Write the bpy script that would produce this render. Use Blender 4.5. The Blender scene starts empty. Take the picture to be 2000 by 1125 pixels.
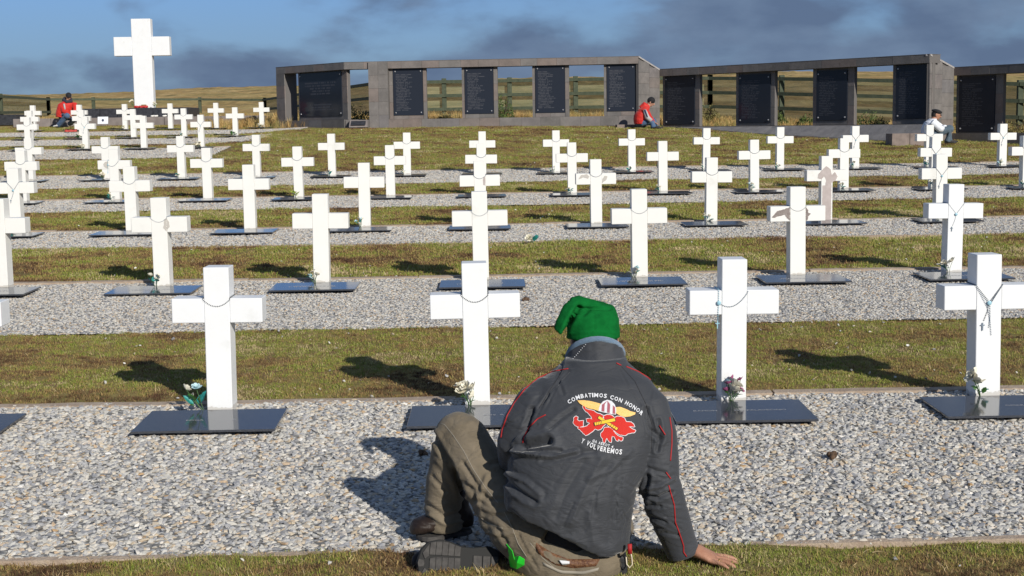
import bpy, bmesh, math, random
import numpy as np
from mathutils import Vector, Matrix, Quaternion
from mathutils.bvhtree import BVHTree
from mathutils.geometry import tessellate_polygon
R = math.radians
random.seed(7); rng = np.random.default_rng(7)
scn = bpy.context.scene
col = scn.collection

# ------------------------------------------------------------------ camera
F, PIT, ROL, YAW, CX, CZ = 2750.0, .1153, .0147, -.0176, .0609, 1.4425
cam = bpy.data.cameras.new('camera'); camo = bpy.data.objects.new('camera', cam); col.objects.link(camo)
cam.sensor_width = 36; cam.lens = F / 2000 * 36; cam.clip_end = 20000; cam.clip_start = .05
camo.matrix_world = Matrix.Translation((CX, 0, CZ)) @ Matrix.Rotation(YAW, 4, 'Z') @ Matrix.Rotation(math.pi/2 - PIT, 4, 'X') @ Matrix.Rotation(-ROL, 4, 'Z')
scn.camera = camo
scn.render.resolution_x = 1024; scn.render.resolution_y = 576

# ------------------------------------------------------------------ sky and sun
SUN_AZ, SUN_EL = R(29.5), R(25)          # light travels to the left of +y by SUN_AZ
world = bpy.data.worlds.new('World'); scn.world = world; world.use_nodes = True
nt = world.node_tree; nt.nodes.clear()
def N(t, typ, **kw):
    n = t.nodes.new(typ)
    for k, v in kw.items(): setattr(n, k, v)
    return n
out = N(nt, 'ShaderNodeOutputWorld'); bg = N(nt, 'ShaderNodeBackground'); bg.inputs[1].default_value = .09
sky = N(nt, 'ShaderNodeTexSky', sky_type='NISHITA', sun_disc=False, sun_elevation=SUN_EL, sun_rotation=math.pi - SUN_AZ, altitude=50, air_density=1.0, dust_density=.25, ozone_density=2.2)
tc = N(nt, 'ShaderNodeTexCoord'); mp = N(nt, 'ShaderNodeMapping'); mp.inputs['Scale'].default_value = (3.6, 3.6, 8.5); mp.inputs['Location'].default_value = (0.3, 3.7, 6.2)
nt.links.new(tc.outputs['Generated'], mp.inputs[0])
nz = N(nt, 'ShaderNodeTexNoise'); nz.inputs['Scale'].default_value = 2.3; nz.inputs['Detail'].default_value = 6; nz.inputs['Roughness'].default_value = .5; nz.inputs['Distortion'].default_value = .15
nt.links.new(mp.outputs[0], nz.inputs['Vector'])
sep = N(nt, 'ShaderNodeSeparateXYZ'); nt.links.new(tc.outputs['Generated'], sep.inputs[0])
# more cloud towards +x and towards the horizon
def M(t, op, a, b=None, c=None, clamp=False):
    n = N(t, 'ShaderNodeMath', operation=op); n.use_clamp = clamp
    for i, v in enumerate((a, b, c)):
        if v is None: continue
        if isinstance(v, (int, float)): n.inputs[i].default_value = v
        else: t.links.new(v, n.inputs[i])
    return n.outputs[0]
bias = M(nt, 'ADD', M(nt, 'MULTIPLY', sep.outputs[0], .22), .032)
bank = M(nt, 'DIVIDE', M(nt, 'SUBTRACT', sep.outputs[2], .036), .020)
bank = M(nt, 'MULTIPLY', M(nt, 'EXPONENT', M(nt, 'MULTIPLY', M(nt, 'MULTIPLY', bank, bank), -1.0)), .13)
bias = M(nt, 'ADD', bias, bank)
low = M(nt, 'MULTIPLY', M(nt, 'SUBTRACT', .03, sep.outputs[2]), 1.5)
low = M(nt, 'ADD', M(nt, 'MAXIMUM', low, .0), M(nt, 'MULTIPLY', M(nt, 'MAXIMUM', M(nt, 'SUBTRACT', sep.outputs[2], .13), 0.0), 1.6))
low = M(nt, 'MINIMUM', low, .25)
dens = M(nt, 'ADD', M(nt, 'ADD', nz.outputs[0], bias), low)
rampc = N(nt, 'ShaderNodeValToRGB'); rampc.color_ramp.elements[0].position = .455; rampc.color_ramp.elements[1].position = .66
rampc.color_ramp.interpolation = 'EASE'
nt.links.new(dens, rampc.inputs[0])
nz2 = N(nt, 'ShaderNodeTexNoise'); nz2.inputs['Scale'].default_value = 4.5; nz2.inputs['Detail'].default_value = 6
nt.links.new(mp.outputs[0], nz2.inputs['Vector'])
cc = N(nt, 'ShaderNodeValToRGB'); cc.color_ramp.elements[0].position = .36; cc.color_ramp.elements[0].color = (1.2, 1.75, 2.9, 1); cc.color_ramp.elements[1].position = .72; cc.color_ramp.elements[1].color = (1.95, 2.75, 4.1, 1)
nt.links.new(nz2.outputs[0], cc.inputs[0])
tint = N(nt, 'ShaderNodeMix', data_type='RGBA', blend_type='MULTIPLY'); tint.inputs[0].default_value = 1; tint.inputs[7].default_value = (.44, .61, .98, 1)
nt.links.new(sky.outputs[0], tint.inputs[6])
mx = N(nt, 'ShaderNodeMix', data_type='RGBA'); nt.links.new(M(nt, 'MULTIPLY', rampc.outputs[0], .93), mx.inputs[0])
hz = N(nt, 'ShaderNodeMix', data_type='RGBA'); hz.inputs[7].default_value = (1.75, 2.75, 4.3, 1)
nt.links.new(M(nt, 'SUBTRACT', .85, M(nt, 'MULTIPLY', sep.outputs[2], 7.0), clamp=True), hz.inputs[0]); nt.links.new(tint.outputs[2], hz.inputs[6])
nt.links.new(hz.outputs[2], mx.inputs[6]); nt.links.new(cc.outputs[0], mx.inputs[7])
nt.links.new(mx.outputs[2], bg.inputs[0]); nt.links.new(bg.outputs[0], out.inputs[0])
sl = bpy.data.lights.new('sun', 'SUN'); sl.energy = 4.6; sl.angle = R(.53); sl.color = (1, .95, .86)
so = bpy.data.objects.new('sun', sl); col.objects.link(so)
sdir = Vector((-math.sin(SUN_AZ)*math.cos(SUN_EL), math.cos(SUN_AZ)*math.cos(SUN_EL), -math.sin(SUN_EL)))
so.rotation_euler = sdir.to_track_quat('-Z', 'Y').to_euler(); so.location = (0, 0, 30)
scn.view_settings.view_transform = 'Standard'; scn.view_settings.look = 'None'; scn.view_settings.gamma = 1
scn.view_settings.use_curve_mapping = False; scn.view_settings.exposure = 0.0

# ------------------------------------------------------------------ pixel <-> world (for laying things out at real places)
cy_, sy_ = math.cos(YAW), math.sin(YAW); cp_, sp_ = math.cos(PIT), math.sin(PIT); cr_, sr_ = math.cos(ROL), math.sin(ROL)
def ray(px, py):
    X, Y = px - 1000, 562.5 - py
    X, Y = cr_*X + sr_*Y, -sr_*X + cr_*Y
    fw, up, x = 1.0, Y/F, X/F
    y1 = cp_*fw + sp_*up; z = -sp_*fw + cp_*up
    return Vector((cy_*x - sy_*y1, sy_*x + cy_*y1, z))
CAMP = Vector((CX, 0, CZ))
def P(px, py, Y):
    d = ray(px, py); return CAMP + d*(Y/d.y)
def to_px(v):
    x, y, z = v[0]-CX, v[1], v[2]-CZ
    x, y = cy_*x + sy_*y, -sy_*x + cy_*y
    fw = cp_*y - sp_*z; up = sp_*y + cp_*z
    X, Y = F*x/fw, F*up/fw
    return 1000 + cr_*X - sr_*Y, 562.5 - (sr_*X + cr_*Y)
# ------------------------------------------------------------------ terrain
PY = [-60, 0, 4.7, 7.16, 11.62, 16.02, 20.35, 24.81, 32.5, 36.85, 41.3, 46, 70, 110, 160, 200, 240, 400, 4000]
PZ = [-1.6, -.22, -.087, 0, .153, .290, .430, .585, 1.022, 1.24, 1.453, 1.66, 2.25, 3.9, 6.2, 7.75, 8.4, 9.0, 9.0]
def zprof(x, y):
    x = np.asarray(x, float); y = np.asarray(y, float)
    z = np.interp(y, PY, PZ)
    k = np.clip((y-24.8)/6, 0, 1)*np.clip((70-y)/20, 0, 1)
    z = z + k*np.clip((-x-1)/6, 0, 1)*0 - k*.012*np.clip(x-1, 0, 40)
    # lawn before the left half of the wall swells a little
    z = z + .10*np.exp(-((y-36.5)/4.0)**2)*np.clip((x+6.5)/1.5, 0, 1)*np.clip((7-x)/3, 0, 1)
    far = np.clip((y-60)/100, 0, 1)
    z = z - far*.021*np.clip(-x-28, 0, 90)
    z = z + far*(.012*np.clip(x, -80, 60)*.55 + .25*np.sin(x/17.)+.15*np.sin(x/6.3+1))
    return z
def gz(x, y): return float(zprof(x, y))
def G(px, py):
    d = ray(px, py); t = 1.0
    for t in np.geomspace(2, 300, 4000):
        p = CAMP + d*t
        if p.z < gz(p.x, p.y): return p
    return p
def hashn(ix, iy, s=0):
    v = np.sin(ix*127.1 + iy*311.7 + s*74.7)*43758.5453
    return v - np.floor(v)
def vnoise(x, y, s=0):
    x = np.asarray(x, float); y = np.asarray(y, float)
    ix, iy = np.floor(x), np.floor(y); fx, fy = x-ix, y-iy
    fx = fx*fx*(3-2*fx); fy = fy*fy*(3-2*fy)
    a, b, c, d = hashn(ix, iy, s), hashn(ix+1, iy, s), hashn(ix, iy+1, s), hashn(ix+1, iy+1, s)
    return (a+(b-a)*fx)*(1-fy) + (c+(d-c)*fx)*fy
def fbm(x, y, o=4, s=0):
    r = 0; a = .5
    for i in range(o): r = r + a*vnoise(x*2**i, y*2**i, s+i*3.1); a *= .5
    return r

# ------------------------------------------------------------------ materials
def mat(name, color=(.5,.5,.5), rough=.6, spec=.5, metal=0, nscale=None, namt=.15, color2=None, bump=0, bscale=60, coord='Object', sheen=0, detail=6):
    m = bpy.data.materials.new(name); m.use_nodes = True; t = m.node_tree
    b = t.nodes['Principled BSDF']; b.inputs['Roughness'].default_value = rough; b.inputs['Metallic'].default_value = metal
    b.inputs['Specular IOR Level'].default_value = spec
    if sheen: b.inputs['Sheen Weight'].default_value = sheen; b.inputs['Sheen Roughness'].default_value = .4
    b.inputs['Base Color'].default_value = (*color, 1)
    tcn = N(t, 'ShaderNodeTexCoord')
    if nscale:
        n = N(t, 'ShaderNodeTexNoise'); n.inputs['Scale'].default_value = nscale; n.inputs['Detail'].default_value = detail; n.inputs['Roughness'].default_value = .6
        t.links.new(tcn.outputs[coord], n.inputs['Vector'])
        r = N(t, 'ShaderNodeValToRGB'); c2 = color2 or tuple(min(1, c*(1+namt)) for c in color); c1 = color if color2 else tuple(c*(1-namt) for c in color)
        r.color_ramp.elements[0].position = .35; r.color_ramp.elements[0].color = (*c1, 1); r.color_ramp.elements[1].position = .65; r.color_ramp.elements[1].color = (*c2, 1)
        t.links.new(n.outputs[0], r.inputs[0]); t.links.new(r.outputs[0], b.inputs['Base Color'])
    if bump:
        n2 = N(t, 'ShaderNodeTexNoise'); n2.inputs['Scale'].default_value = bscale; n2.inputs['Detail'].default_value = 5
        t.links.new(tcn.outputs[coord], n2.inputs['Vector'])
        bp = N(t, 'ShaderNodeBump'); bp.inputs['Strength'].default_value = bump; bp.inputs['Distance'].default_value = .01
        t.links.new(n2.outputs[0], bp.inputs['Height']); t.links.new(bp.outputs[0], b.inputs['Normal'])
    return m
def ramp(t, fac, stops, interp='LINEAR'):
    r = N(t, 'ShaderNodeValToRGB'); r.color_ramp.interpolation = interp
    e = r.color_ramp.elements
    while len(e) < len(stops): e.new(.5)
    for i, (p, c) in enumerate(stops): e[i].position = p; e[i].color = (*c, 1)
    t.links.new(fac, r.inputs[0]); return r.outputs[0]
def mixc(t, f, a, b, mode='MIX'):
    n = N(t, 'ShaderNodeMix', data_type='RGBA', blend_type=mode)
    for i, v in ((0, f), (6, a), (7, b)):
        if isinstance(v, (int, float)): n.inputs[i].default_value = v
        elif isinstance(v, tuple): n.inputs[i].default_value = (*v, 1)
        else: t.links.new(v, n.inputs[i])
    return n.outputs[2]
def noise(t, vec, scale, detail=5, rough=.6, dist=0):
    n = N(t, 'ShaderNodeTexNoise'); n.inputs['Scale'].default_value = scale; n.inputs['Detail'].default_value = detail; n.inputs['Roughness'].default_value = rough; n.inputs['Distortion'].default_value = dist
    t.links.new(vec, n.inputs['Vector']); return n.outputs[0]

def ground_material():
    m = bpy.data.materials.new('turf_soil'); m.use_nodes = True; t = m.node_tree; b = t.nodes['Principled BSDF']
    b.inputs['Roughness'].default_value = .95; b.inputs['Specular IOR Level'].default_value = .15
    g = N(t, 'ShaderNodeNewGeometry'); pos = g.outputs['Position']
    n1 = noise(t, pos, .9, 6); n2 = noise(t, pos, 26, 5, .7); n3 = noise(t, pos, 2.3, 5)
    near = ramp(t, n1, [(.36, (.20, .125, .06)), (.47, (.29, .215, .08)), (.60, (.21, .21, .055))])
    near = mixc(t, n2, near, (.27, .20, .095), 'MIX')
    near = mixc(t, .5, near, ramp(t, n3, [(.40, (.11, .062, .034)), (.55, (.20, .165, .055))]))
    s = N(t, 'ShaderNodeSeparateXYZ'); t.links.new(pos, s.inputs[0])
    # far field: pale dry tussock grass, streaked
    mp = N(t, 'ShaderNodeMapping'); mp.inputs['Scale'].default_value = (.6, .13, .6); t.links.new(pos, mp.inputs[0])
    f1 = noise(t, mp.outputs[0], .7, 8, .68); f2 = noise(t, pos, 1.2, 8, .75)
    far = ramp(t, f1, [(.32, (.30, .19, .075)), (.48, (.50, .34, .14)), (.62, (.66, .48, .22))])
    far = mixc(t, M(t, 'MULTIPLY', f2, .55), far, (.20, .14, .06), 'MIX')
    f3 = noise(t, pos, .06, 3)
    far = mixc(t, ramp(t, f3, [(.45, (0, 0, 0)), (.6, (.5, .5, .5))]), far, (.30, .27, .10))
    f4 = noise(t, pos, .22, 7, .65); far = mixc(t, ramp(t, f4, [(.53, (0,0,0)), (.60, (.6,.6,.6))]), far, (.15, .13, .05)); f5 = noise(t, mp.outputs[0], 3.2, 6, .7); far = mixc(t, .55, far, ramp(t, f5, [(.35, (.55,.52,.48)), (.65, (1.35,1.3,1.2))]), 'MULTIPLY')
    fac = M(t, 'MULTIPLY', M(t, 'SUBTRACT', s.outputs[1], 42.0), .35, clamp=True)
    c = mixc(t, fac, near, far); t.links.new(c, b.inputs['Base Color'])
    bp = N(t, 'ShaderNodeBump'); bp.inputs['Strength'].default_value = .7; bp.inputs['Distance'].default_value = .02
    t.links.new(n2, bp.inputs['Height']); t.links.new(bp.outputs[0], b.inputs['Normal'])
    return m
def gravel_bed_material():
    m = bpy.data.materials.new('gravel_bed'); m.use_nodes = True; t = m.node_tree; b = t.nodes['Principled BSDF']
    b.inputs['Roughness'].default_value = .9; b.inputs['Specular IOR Level'].default_value = .2
    g = N(t, 'ShaderNodeNewGeometry'); v = N(t, 'ShaderNodeTexVoronoi'); v.inputs['Scale'].default_value = 42
    t.links.new(g.outputs['Position'], v.inputs['Vector'])
    s = N(t, 'ShaderNodeSeparateColor'); t.links.new(v.outputs['Color'], s.inputs[0])
    c = ramp(t, s.outputs[0], STONE); c = mixc(t, ramp(t, v.outputs['Distance'], [(.25, (0,0,0)), (.6, (.8,.8,.8))]), c, (.14, .135, .125))
    t.links.new(c, b.inputs['Base Color'])
    bp = N(t, 'ShaderNodeBump'); bp.inputs['Strength'].default_value = .9; bp.inputs['Distance'].default_value = .012; bp.invert = True
    t.links.new(v.outputs['Distance'], bp.inputs['Height']); t.links.new(bp.outputs[0], b.inputs['Normal'])
    return m
STONE = [(0, (.24, .235, .235)), (.10, (.32, .32, .33)), (.24, (.41, .41, .42)), (.40, (.52, .50, .46)), (.56, (.57, .545, .49)), (.70, (.58, .565, .53)), (.82, (.54, .44, .31)), (.89, (.66, .64, .60)), (.965, (.46, .30, .15)), (1.0, (.80, .78, .74))]
def stone_material():
    m = bpy.data.materials.new('stone_chips'); m.use_nodes = True; t = m.node_tree; b = t.nodes['Principled BSDF']
    b.inputs['Roughness'].default_value = .75; b.inputs['Specular IOR Level'].default_value = .35
    oi = N(t, 'ShaderNodeObjectInfo'); c = ramp(t, oi.outputs['Random'], STONE)
    tcn = N(t, 'ShaderNodeTexCoord'); n = noise(t, tcn.outputs['Object'], 60, 4)
    c = mixc(t, .55, c, ramp(t, n, [(.35, (.62,.62,.62)), (.65, (1.15,1.13,1.1))]), 'MULTIPLY')
    t.links.new(c, b.inputs['Base Color']); return m
def blade_material(name, stops):
    m = bpy.data.materials.new(name); m.use_nodes = True; t = m.node_tree; b = t.nodes['Principled BSDF']
    b.inputs['Roughness'].default_value = .7; b.inputs['Specular IOR Level'].default_value = .25
    g = N(t, 'ShaderNodeNewGeometry'); oi = N(t, 'ShaderNodeObjectInfo')
    n = noise(t, g.outputs['Position'], 1.1, 5); n2 = noise(t, g.outputs['Position'], 7, 3)
    f = M(t, 'ADD', M(t, 'ADD', M(t, 'SUBTRACT', M(t, 'MULTIPLY', n, 2.1), .61), M(t, 'MULTIPLY', n2, .35)), M(t, 'MULTIPLY', M(t, 'SUBTRACT', oi.outputs['Random'], .5), .34))
    mp_ = N(t, 'ShaderNodeMapping'); mp_.inputs['Scale'].default_value = (.8, 2.2, 1); t.links.new(g.outputs['Position'], mp_.inputs[0]); br = noise(t, mp_.outputs[0], 1.3, 5); f = M(t, 'SUBTRACT', f, M(t, 'MULTIPLY', ramp(t, br, [(.54, (0,0,0)), (.62, (1,1,1))]), .24))
    f = M(t, 'ADD', f, M(t, 'MULTIPLY', M(t, 'SUBTRACT', g.outputs['Random Per Island'], .5), .22))
    t.links.new(ramp(t, f, stops), b.inputs['Base Color']); return m

# ------------------------------------------------------------------ mesh helpers
def new_obj(name, me, m=None, parent=None, smooth=False):
    if m is not None and not me.materials: me.materials.append(m)
    if smooth: me.polygons.foreach_set('use_smooth', [True]*len(me.polygons))
    o = bpy.data.objects.new(name, me); col.objects.link(o)
    if parent: o.parent = parent; o.matrix_parent_inverse = parent.matrix_world.inverted()
    return o
def mesh_np(name, V, Fc):
    me = bpy.data.meshes.new(name); me.from_pydata([tuple(v) for v in V], [], [tuple(f) for f in Fc]); me.update(); return me
class MB:
    def __init__(s): s.v = []; s.f = []
    def add(s, v, f):
        o = len(s.v); s.v += [tuple(p) for p in v]; s.f += [tuple(o+i for i in q) for q in f]; return s
    def box(s, c, d, rot=0, mtx=None):
        cx, cy, cz = c; dx, dy, dz = d[0]/2, d[1]/2, d[2]/2
        v = [Vector((a*dx, b*dy, e*dz)) for e in (-1, 1) for b in (-1, 1) for a in (-1, 1)]
        m = mtx or Matrix.Rotation(rot, 3, 'Z'); v = [m @ p + Vector(c) for p in v]
        return s.add(v, [(0,2,3,1), (4,5,7,6), (0,1,5,4), (2,6,7,3), (0,4,6,2), (1,3,7,5)])
    def tube(s, pts, rad, n=8, caps=True, flat=None):
        pts = [Vector(p) for p in pts]
        if isinstance(rad, (int, float)): rad = [rad]*len(pts)
        rings = []; up = None
        for i, p in enumerate(pts):
            d = (pts[min(i+1, len(pts)-1)] - pts[max(i-1, 0)]).normalized()
            if up is None:
                up = Vector((0, 0, 1)) if abs(d.z) < .9 else Vector((0, 1, 0))
            a = d.cross(up)
            if a.length < 1e-4: a = d.cross(Vector((1, 0, 0)))
            a.normalize(); b = a.cross(d).normalized(); up = b
            r = rad[i]; ra, rb = (r if isinstance(r, tuple) else (r, r))
            rings.append([p + a*ra*math.cos(2*math.pi*k/n) + b*rb*math.sin(2*math.pi*k/n) for k in range(n)])
        return s.loft(rings, caps)
    def loft(s, rings, caps=True):
        n = len(rings[0]); v = [p for r in rings for p in r]; f = []
        for i in range(len(rings)-1):
            for k in range(n):
                f.append((i*n+k, i*n+(k+1) % n, (i+1)*n+(k+1) % n, (i+1)*n+k))
        if caps: f.append(tuple(reversed(range(n)))); f.append(tuple((len(rings)-1)*n+k for k in range(n)))
        return s.add(v, f)
    def ball(s, c, r, seg=10, ring=7, mtx=None):
        if isinstance(r, (int, float)): r = (r, r, r)
        v = []; f = []
        for i in range(ring+1):
            th = math.pi*i/ring
            for k in range(seg):
                ph = 2*math.pi*k/seg
                p = Vector((r[0]*math.sin(th)*math.cos(ph), r[1]*math.sin(th)*math.sin(ph), r[2]*math.cos(th)))
                if mtx: p = mtx @ p
                v.append(p + Vector(c))
        for i in range(ring):
            for k in range(seg):
                q = (i*seg+k, (i+1)*seg+k, (i+1)*seg+(k+1) % seg, i*seg+(k+1) % seg)
                if i == 0: q = (q[0], q[1], q[2])
                elif i == ring-1: q = (q[0], q[1], q[3])
                f.append(q)
        return s.add(v, f)
    def mesh(s, name, bevel=0, seg=1, weld=False):
        me = bpy.data.meshes.new(name); me.from_pydata(s.v, [], s.f)
        bm = bmesh.new(); bm.from_mesh(me)
        if weld: bmesh.ops.remove_doubles(bm, verts=bm.verts, dist=1e-5)
        if bevel: bmesh.ops.bevel(bm, geom=bm.edges[:], offset=bevel, segments=seg, affect='EDGES', profile=.6)
        bmesh.ops.recalc_face_normals(bm, faces=bm.faces)
        bm.to_mesh(me); bm.free(); me.update(); return me
    def build(s, name, m, parent=None, bevel=0, smooth=False, weld=False):
        return new_obj(name, s.mesh(name, bevel, weld=weld), m, parent, smooth)
def remeshed(mb, voxel, smooth=2):
    me = mb.mesh('tmp', weld=True); o = bpy.data.objects.new('tmp', me); col.objects.link(o)
    md = o.modifiers.new('r', 'REMESH'); md.mode = 'VOXEL'; md.voxel_size = voxel; md.adaptivity = 0
    if smooth:
        ms = o.modifiers.new('s', 'SMOOTH'); ms.factor = .5; ms.iterations = smooth
    dg = bpy.context.evaluated_depsgraph_get(); dg.update()
    r = bpy.data.meshes.new_from_object(o.evaluated_get(dg))
    bpy.data.objects.remove(o); bpy.data.meshes.remove(me); return r
def empty(name, loc=(0,0,0), rz=0):
    o = bpy.data.objects.new(name, None); col.objects.link(o); o.location = loc; o.rotation_euler = (0, 0, rz); o.empty_display_size = .1
    o.matrix_world = Matrix.Translation(loc) @ Matrix.Rotation(rz, 4, 'Z')
    return o
def tag(o, label=None, cat=None, group=None, kind=None):
    if label: o['label'] = label
    if cat: o['category'] = cat
    if group: o['group'] = group
    if kind: o['kind'] = kind
    return o
def children(o): return list(o.children)
def copy_tree(o, parent=None):
    c = o.copy(); col.objects.link(c)
    if parent: c.parent = parent
    for ch in children(o): copy_tree(ch, c)
    return c

# ------------------------------------------------------------------ row layout
SX = 1.3129; BS = .1541
ROWY = {1: 7.158, 2: 11.617, 3: 16.024, 4: 20.347, 5: 24.815, 6: 32.50, 7: 36.85, 8: 41.29}
# gravel strips: (far edge y px, near edge y px) read at x px
def gy(px, py): return G(px, py).y
STR = {1: (gy(450, 790), gy(100, 1094)), 2: (gy(400, 551), gy(300, 651)), 3: (gy(600, 446), gy(600, 480)), 4: (gy(600, 385), gy(600, 408)),
       5: (gy(600, 337), gy(600, 362)), 6: (gy(200, 292), gy(200, 311)), 7: (gy(200, 273), gy(200, 284)), 8: (gy(200, 258), gy(200, 266))}
print('strips', {k: (round(a, 2), round(b, 2)) for k, (a, b) in STR.items()}, flush=True)
def in_gravel(x, y):
    m = np.zeros(np.shape(y))
    for k, (a, b) in STR.items():
        e = .03
        w = np.clip((a - y)/e, 0, 1)*np.clip((y - b)/e, 0, 1)
        if k >= 6: w = w*np.clip((-5.35 - x)/.5, 0, 1)
        m = np.maximum(m, w)
    return m
def ground_z(x, y):
    z = zprof(x, y)
    g = in_gravel(x, y)
    fade = np.clip((y-2)/1., 0, 1)*np.clip((60-y)/15, 0, 1)
    lump = (fbm(x*2.2, y*2.2, 3, 5)-.45)*.05 + (fbm(x*9, y*9, 2, 9)-.37)*.016
    return z - g*.012 + (1-g)*fade*lump + g*(fbm(x*1.6, y*1.6, 2, 21)-.38)*.03*fade

# ------------------------------------------------------------------ ground sheet
def build_ground():
    ys = np.concatenate([np.linspace(-60, 2.4, 14), np.geomspace(2.5, 60, 430), np.geomspace(62, 260, 60), np.geomspace(280, 9000, 14)])
    u = np.concatenate([[-40, -12, -5, -2.4, -1.5], np.linspace(-1.1, 1.1, 380), [1.5, 2.4, 5, 12, 40]])
    w = .40*np.maximum(ys, 2.5) + 2.2
    X = u[None, :]*w[:, None]; Y = np.repeat(ys[:, None], len(u), 1)
    Z = ground_z(X, Y)
    far = (ys > 62)[:, None]
    Z = Z + far*((fbm(X/3, Y/3, 3)-.45)*.45 + (fbm(X/.9, Y/2, 2, 4)-.4)*.22)
    V = np.stack([X, Y, Z], -1).reshape(-1, 3); nr, nc = X.shape
    idx = np.arange(nr*nc).reshape(nr, nc)
    Q = np.stack([idx[:-1, :-1], idx[:-1, 1:], idx[1:, 1:], idx[1:, :-1]], -1).reshape(-1, 4)
    me = bpy.data.meshes.new('ground'); me.vertices.add(len(V)); me.vertices.foreach_set('co', V.ravel())
    me.loops.add(Q.size); me.loops.foreach_set('vertex_index', Q.ravel().astype(np.int32))
    me.polygons.add(len(Q)); me.polygons.foreach_set('loop_start', np.arange(0, Q.size, 4, dtype=np.int32)); me.polygons.foreach_set('loop_total', np.full(len(Q), 4, np.int32))
    me.update(calc_edges=True); me.validate()
    o = new_obj('ground', me, ground_material(), smooth=True); tag(o, 'mossy lawn and dry pasture rising to the hill crest', kind='structure')
build_ground()

# protos for scattering live in a collection outside the scene
def proto_collection(name, meshes):
    c = bpy.data.collections.new(name)
    for i, me in enumerate(meshes):
        o = bpy.data.objects.new(name, me); c.objects.link(o)
    return c
def scatter_group():
    g = bpy.data.node_groups.new('scatter', 'GeometryNodeTree')
    g.interface.new_socket('Geometry', in_out='INPUT', socket_type='NodeSocketGeometry')
    g.interface.new_socket('Geometry', in_out='OUTPUT', socket_type='NodeSocketGeometry')
    for nm, ty in (('Density', 'NodeSocketFloat'), ('Smin', 'NodeSocketFloat'), ('Smax', 'NodeSocketFloat'), ('Tilt', 'NodeSocketFloat'), ('Coll', 'NodeSocketCollection'), ('Seed', 'NodeSocketInt'), ('Keep', 'NodeSocketBool')):
        g.interface.new_socket(nm, in_out='INPUT', socket_type=ty)
    gi = N(g, 'NodeGroupInput'); go = N(g, 'NodeGroupOutput')
    d = N(g, 'GeometryNodeDistributePointsOnFaces'); L = g.links.new
    L(gi.outputs['Geometry'], d.inputs['Mesh']); L(gi.outputs['Density'], d.inputs['Density']); L(gi.outputs['Seed'], d.inputs['Seed'])
    ci = N(g, 'GeometryNodeCollectionInfo'); ci.inputs['Separate Children'].default_value = True; ci.inputs['Reset Children'].default_value = True; L(gi.outputs['Coll'], ci.inputs['Collection'])
    ins = N(g, 'GeometryNodeInstanceOnPoints'); ins.inputs['Pick Instance'].default_value = True
    L(d.outputs['Points'], ins.inputs['Points']); L(ci.outputs[0], ins.inputs['Instance'])
    rv = N(g, 'FunctionNodeRandomValue', data_type='FLOAT_VECTOR')
    cmb = N(g, 'ShaderNodeCombineXYZ'); neg = N(g, 'ShaderNodeMath', operation='MULTIPLY'); neg.inputs[1].default_value = -1; L(gi.outputs['Tilt'], neg.inputs[0])
    cmn = N(g, 'ShaderNodeCombineXYZ'); L(neg.outputs[0], cmn.inputs[0]); L(neg.outputs[0], cmn.inputs[1])
    L(gi.outputs['Tilt'], cmb.inputs[0]); L(gi.outputs['Tilt'], cmb.inputs[1]); cmb.inputs[2].default_value = 6.283
    L(cmn.outputs[0], rv.inputs[0]); L(cmb.outputs[0], rv.inputs[1]); L(rv.outputs[0], ins.inputs['Rotation'])
    rs = N(g, 'FunctionNodeRandomValue', data_type='FLOAT'); L(gi.outputs['Smin'], rs.inputs[2]); L(gi.outputs['Smax'], rs.inputs[3]); rs.inputs['Seed'].default_value = 3
    L(rs.outputs[1], ins.inputs['Scale'])
    sw = N(g, 'GeometryNodeSwitch', input_type='GEOMETRY'); jn = N(g, 'GeometryNodeJoinGeometry')
    L(gi.outputs['Keep'], sw.inputs[0]); L(gi.outputs['Geometry'], sw.inputs[2])
    L(sw.outputs[0], jn.inputs[0]); L(ins.outputs[0], jn.inputs[0]); L(jn.outputs[0], go.inputs[0])
    return g
SG = scatter_group()
def scatter(o, coll, density, smin, smax, tilt, seed=0, keep=True):
    md = o.modifiers.new('scatter', 'NODES'); md.node_group = SG
    ids = {i.name: i.identifier for i in SG.interface.items_tree if i.in_out == 'INPUT'}
    for k, v in (('Density', float(density)), ('Smin', smin), ('Smax', smax), ('Tilt', tilt), ('Coll', coll), ('Seed', seed), ('Keep', keep)): md[ids[k]] = v

def make_stone(r):
    bm = bmesh.new(); bmesh.ops.create_icosphere(bm, subdivisions=1, radius=1)
    sc = Vector((r.uniform(.8, 1.25), r.uniform(.55, .9), r.uniform(.28, .5)))
    for v in bm.verts:
        v.co = Vector((v.co.x*sc.x, v.co.y*sc.y, v.co.z*sc.z))*r.uniform(.72, 1.2)
    # chop: flatten beyond random planes for angular chips
    for _ in range(4):
        n = Vector((r.uniform(-1,1), r.uniform(-1,1), r.uniform(-.6,.6))).normalized(); d = r.uniform(.35, .6)
        for v in bm.verts:
            k = v.co.dot(n) - d
            if k > 0: v.co -= n*k
    for v in bm.verts: v.co *= .5
    me = bpy.data.meshes.new('stone_chip'); bm.to_mesh(me); bm.free(); me.materials.append(STONEMAT); return me
STONEMAT = stone_material()
rr = random.Random(3)
stones = proto_collection('stone_chip', [make_stone(rr) for _ in range(10)])
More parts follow.
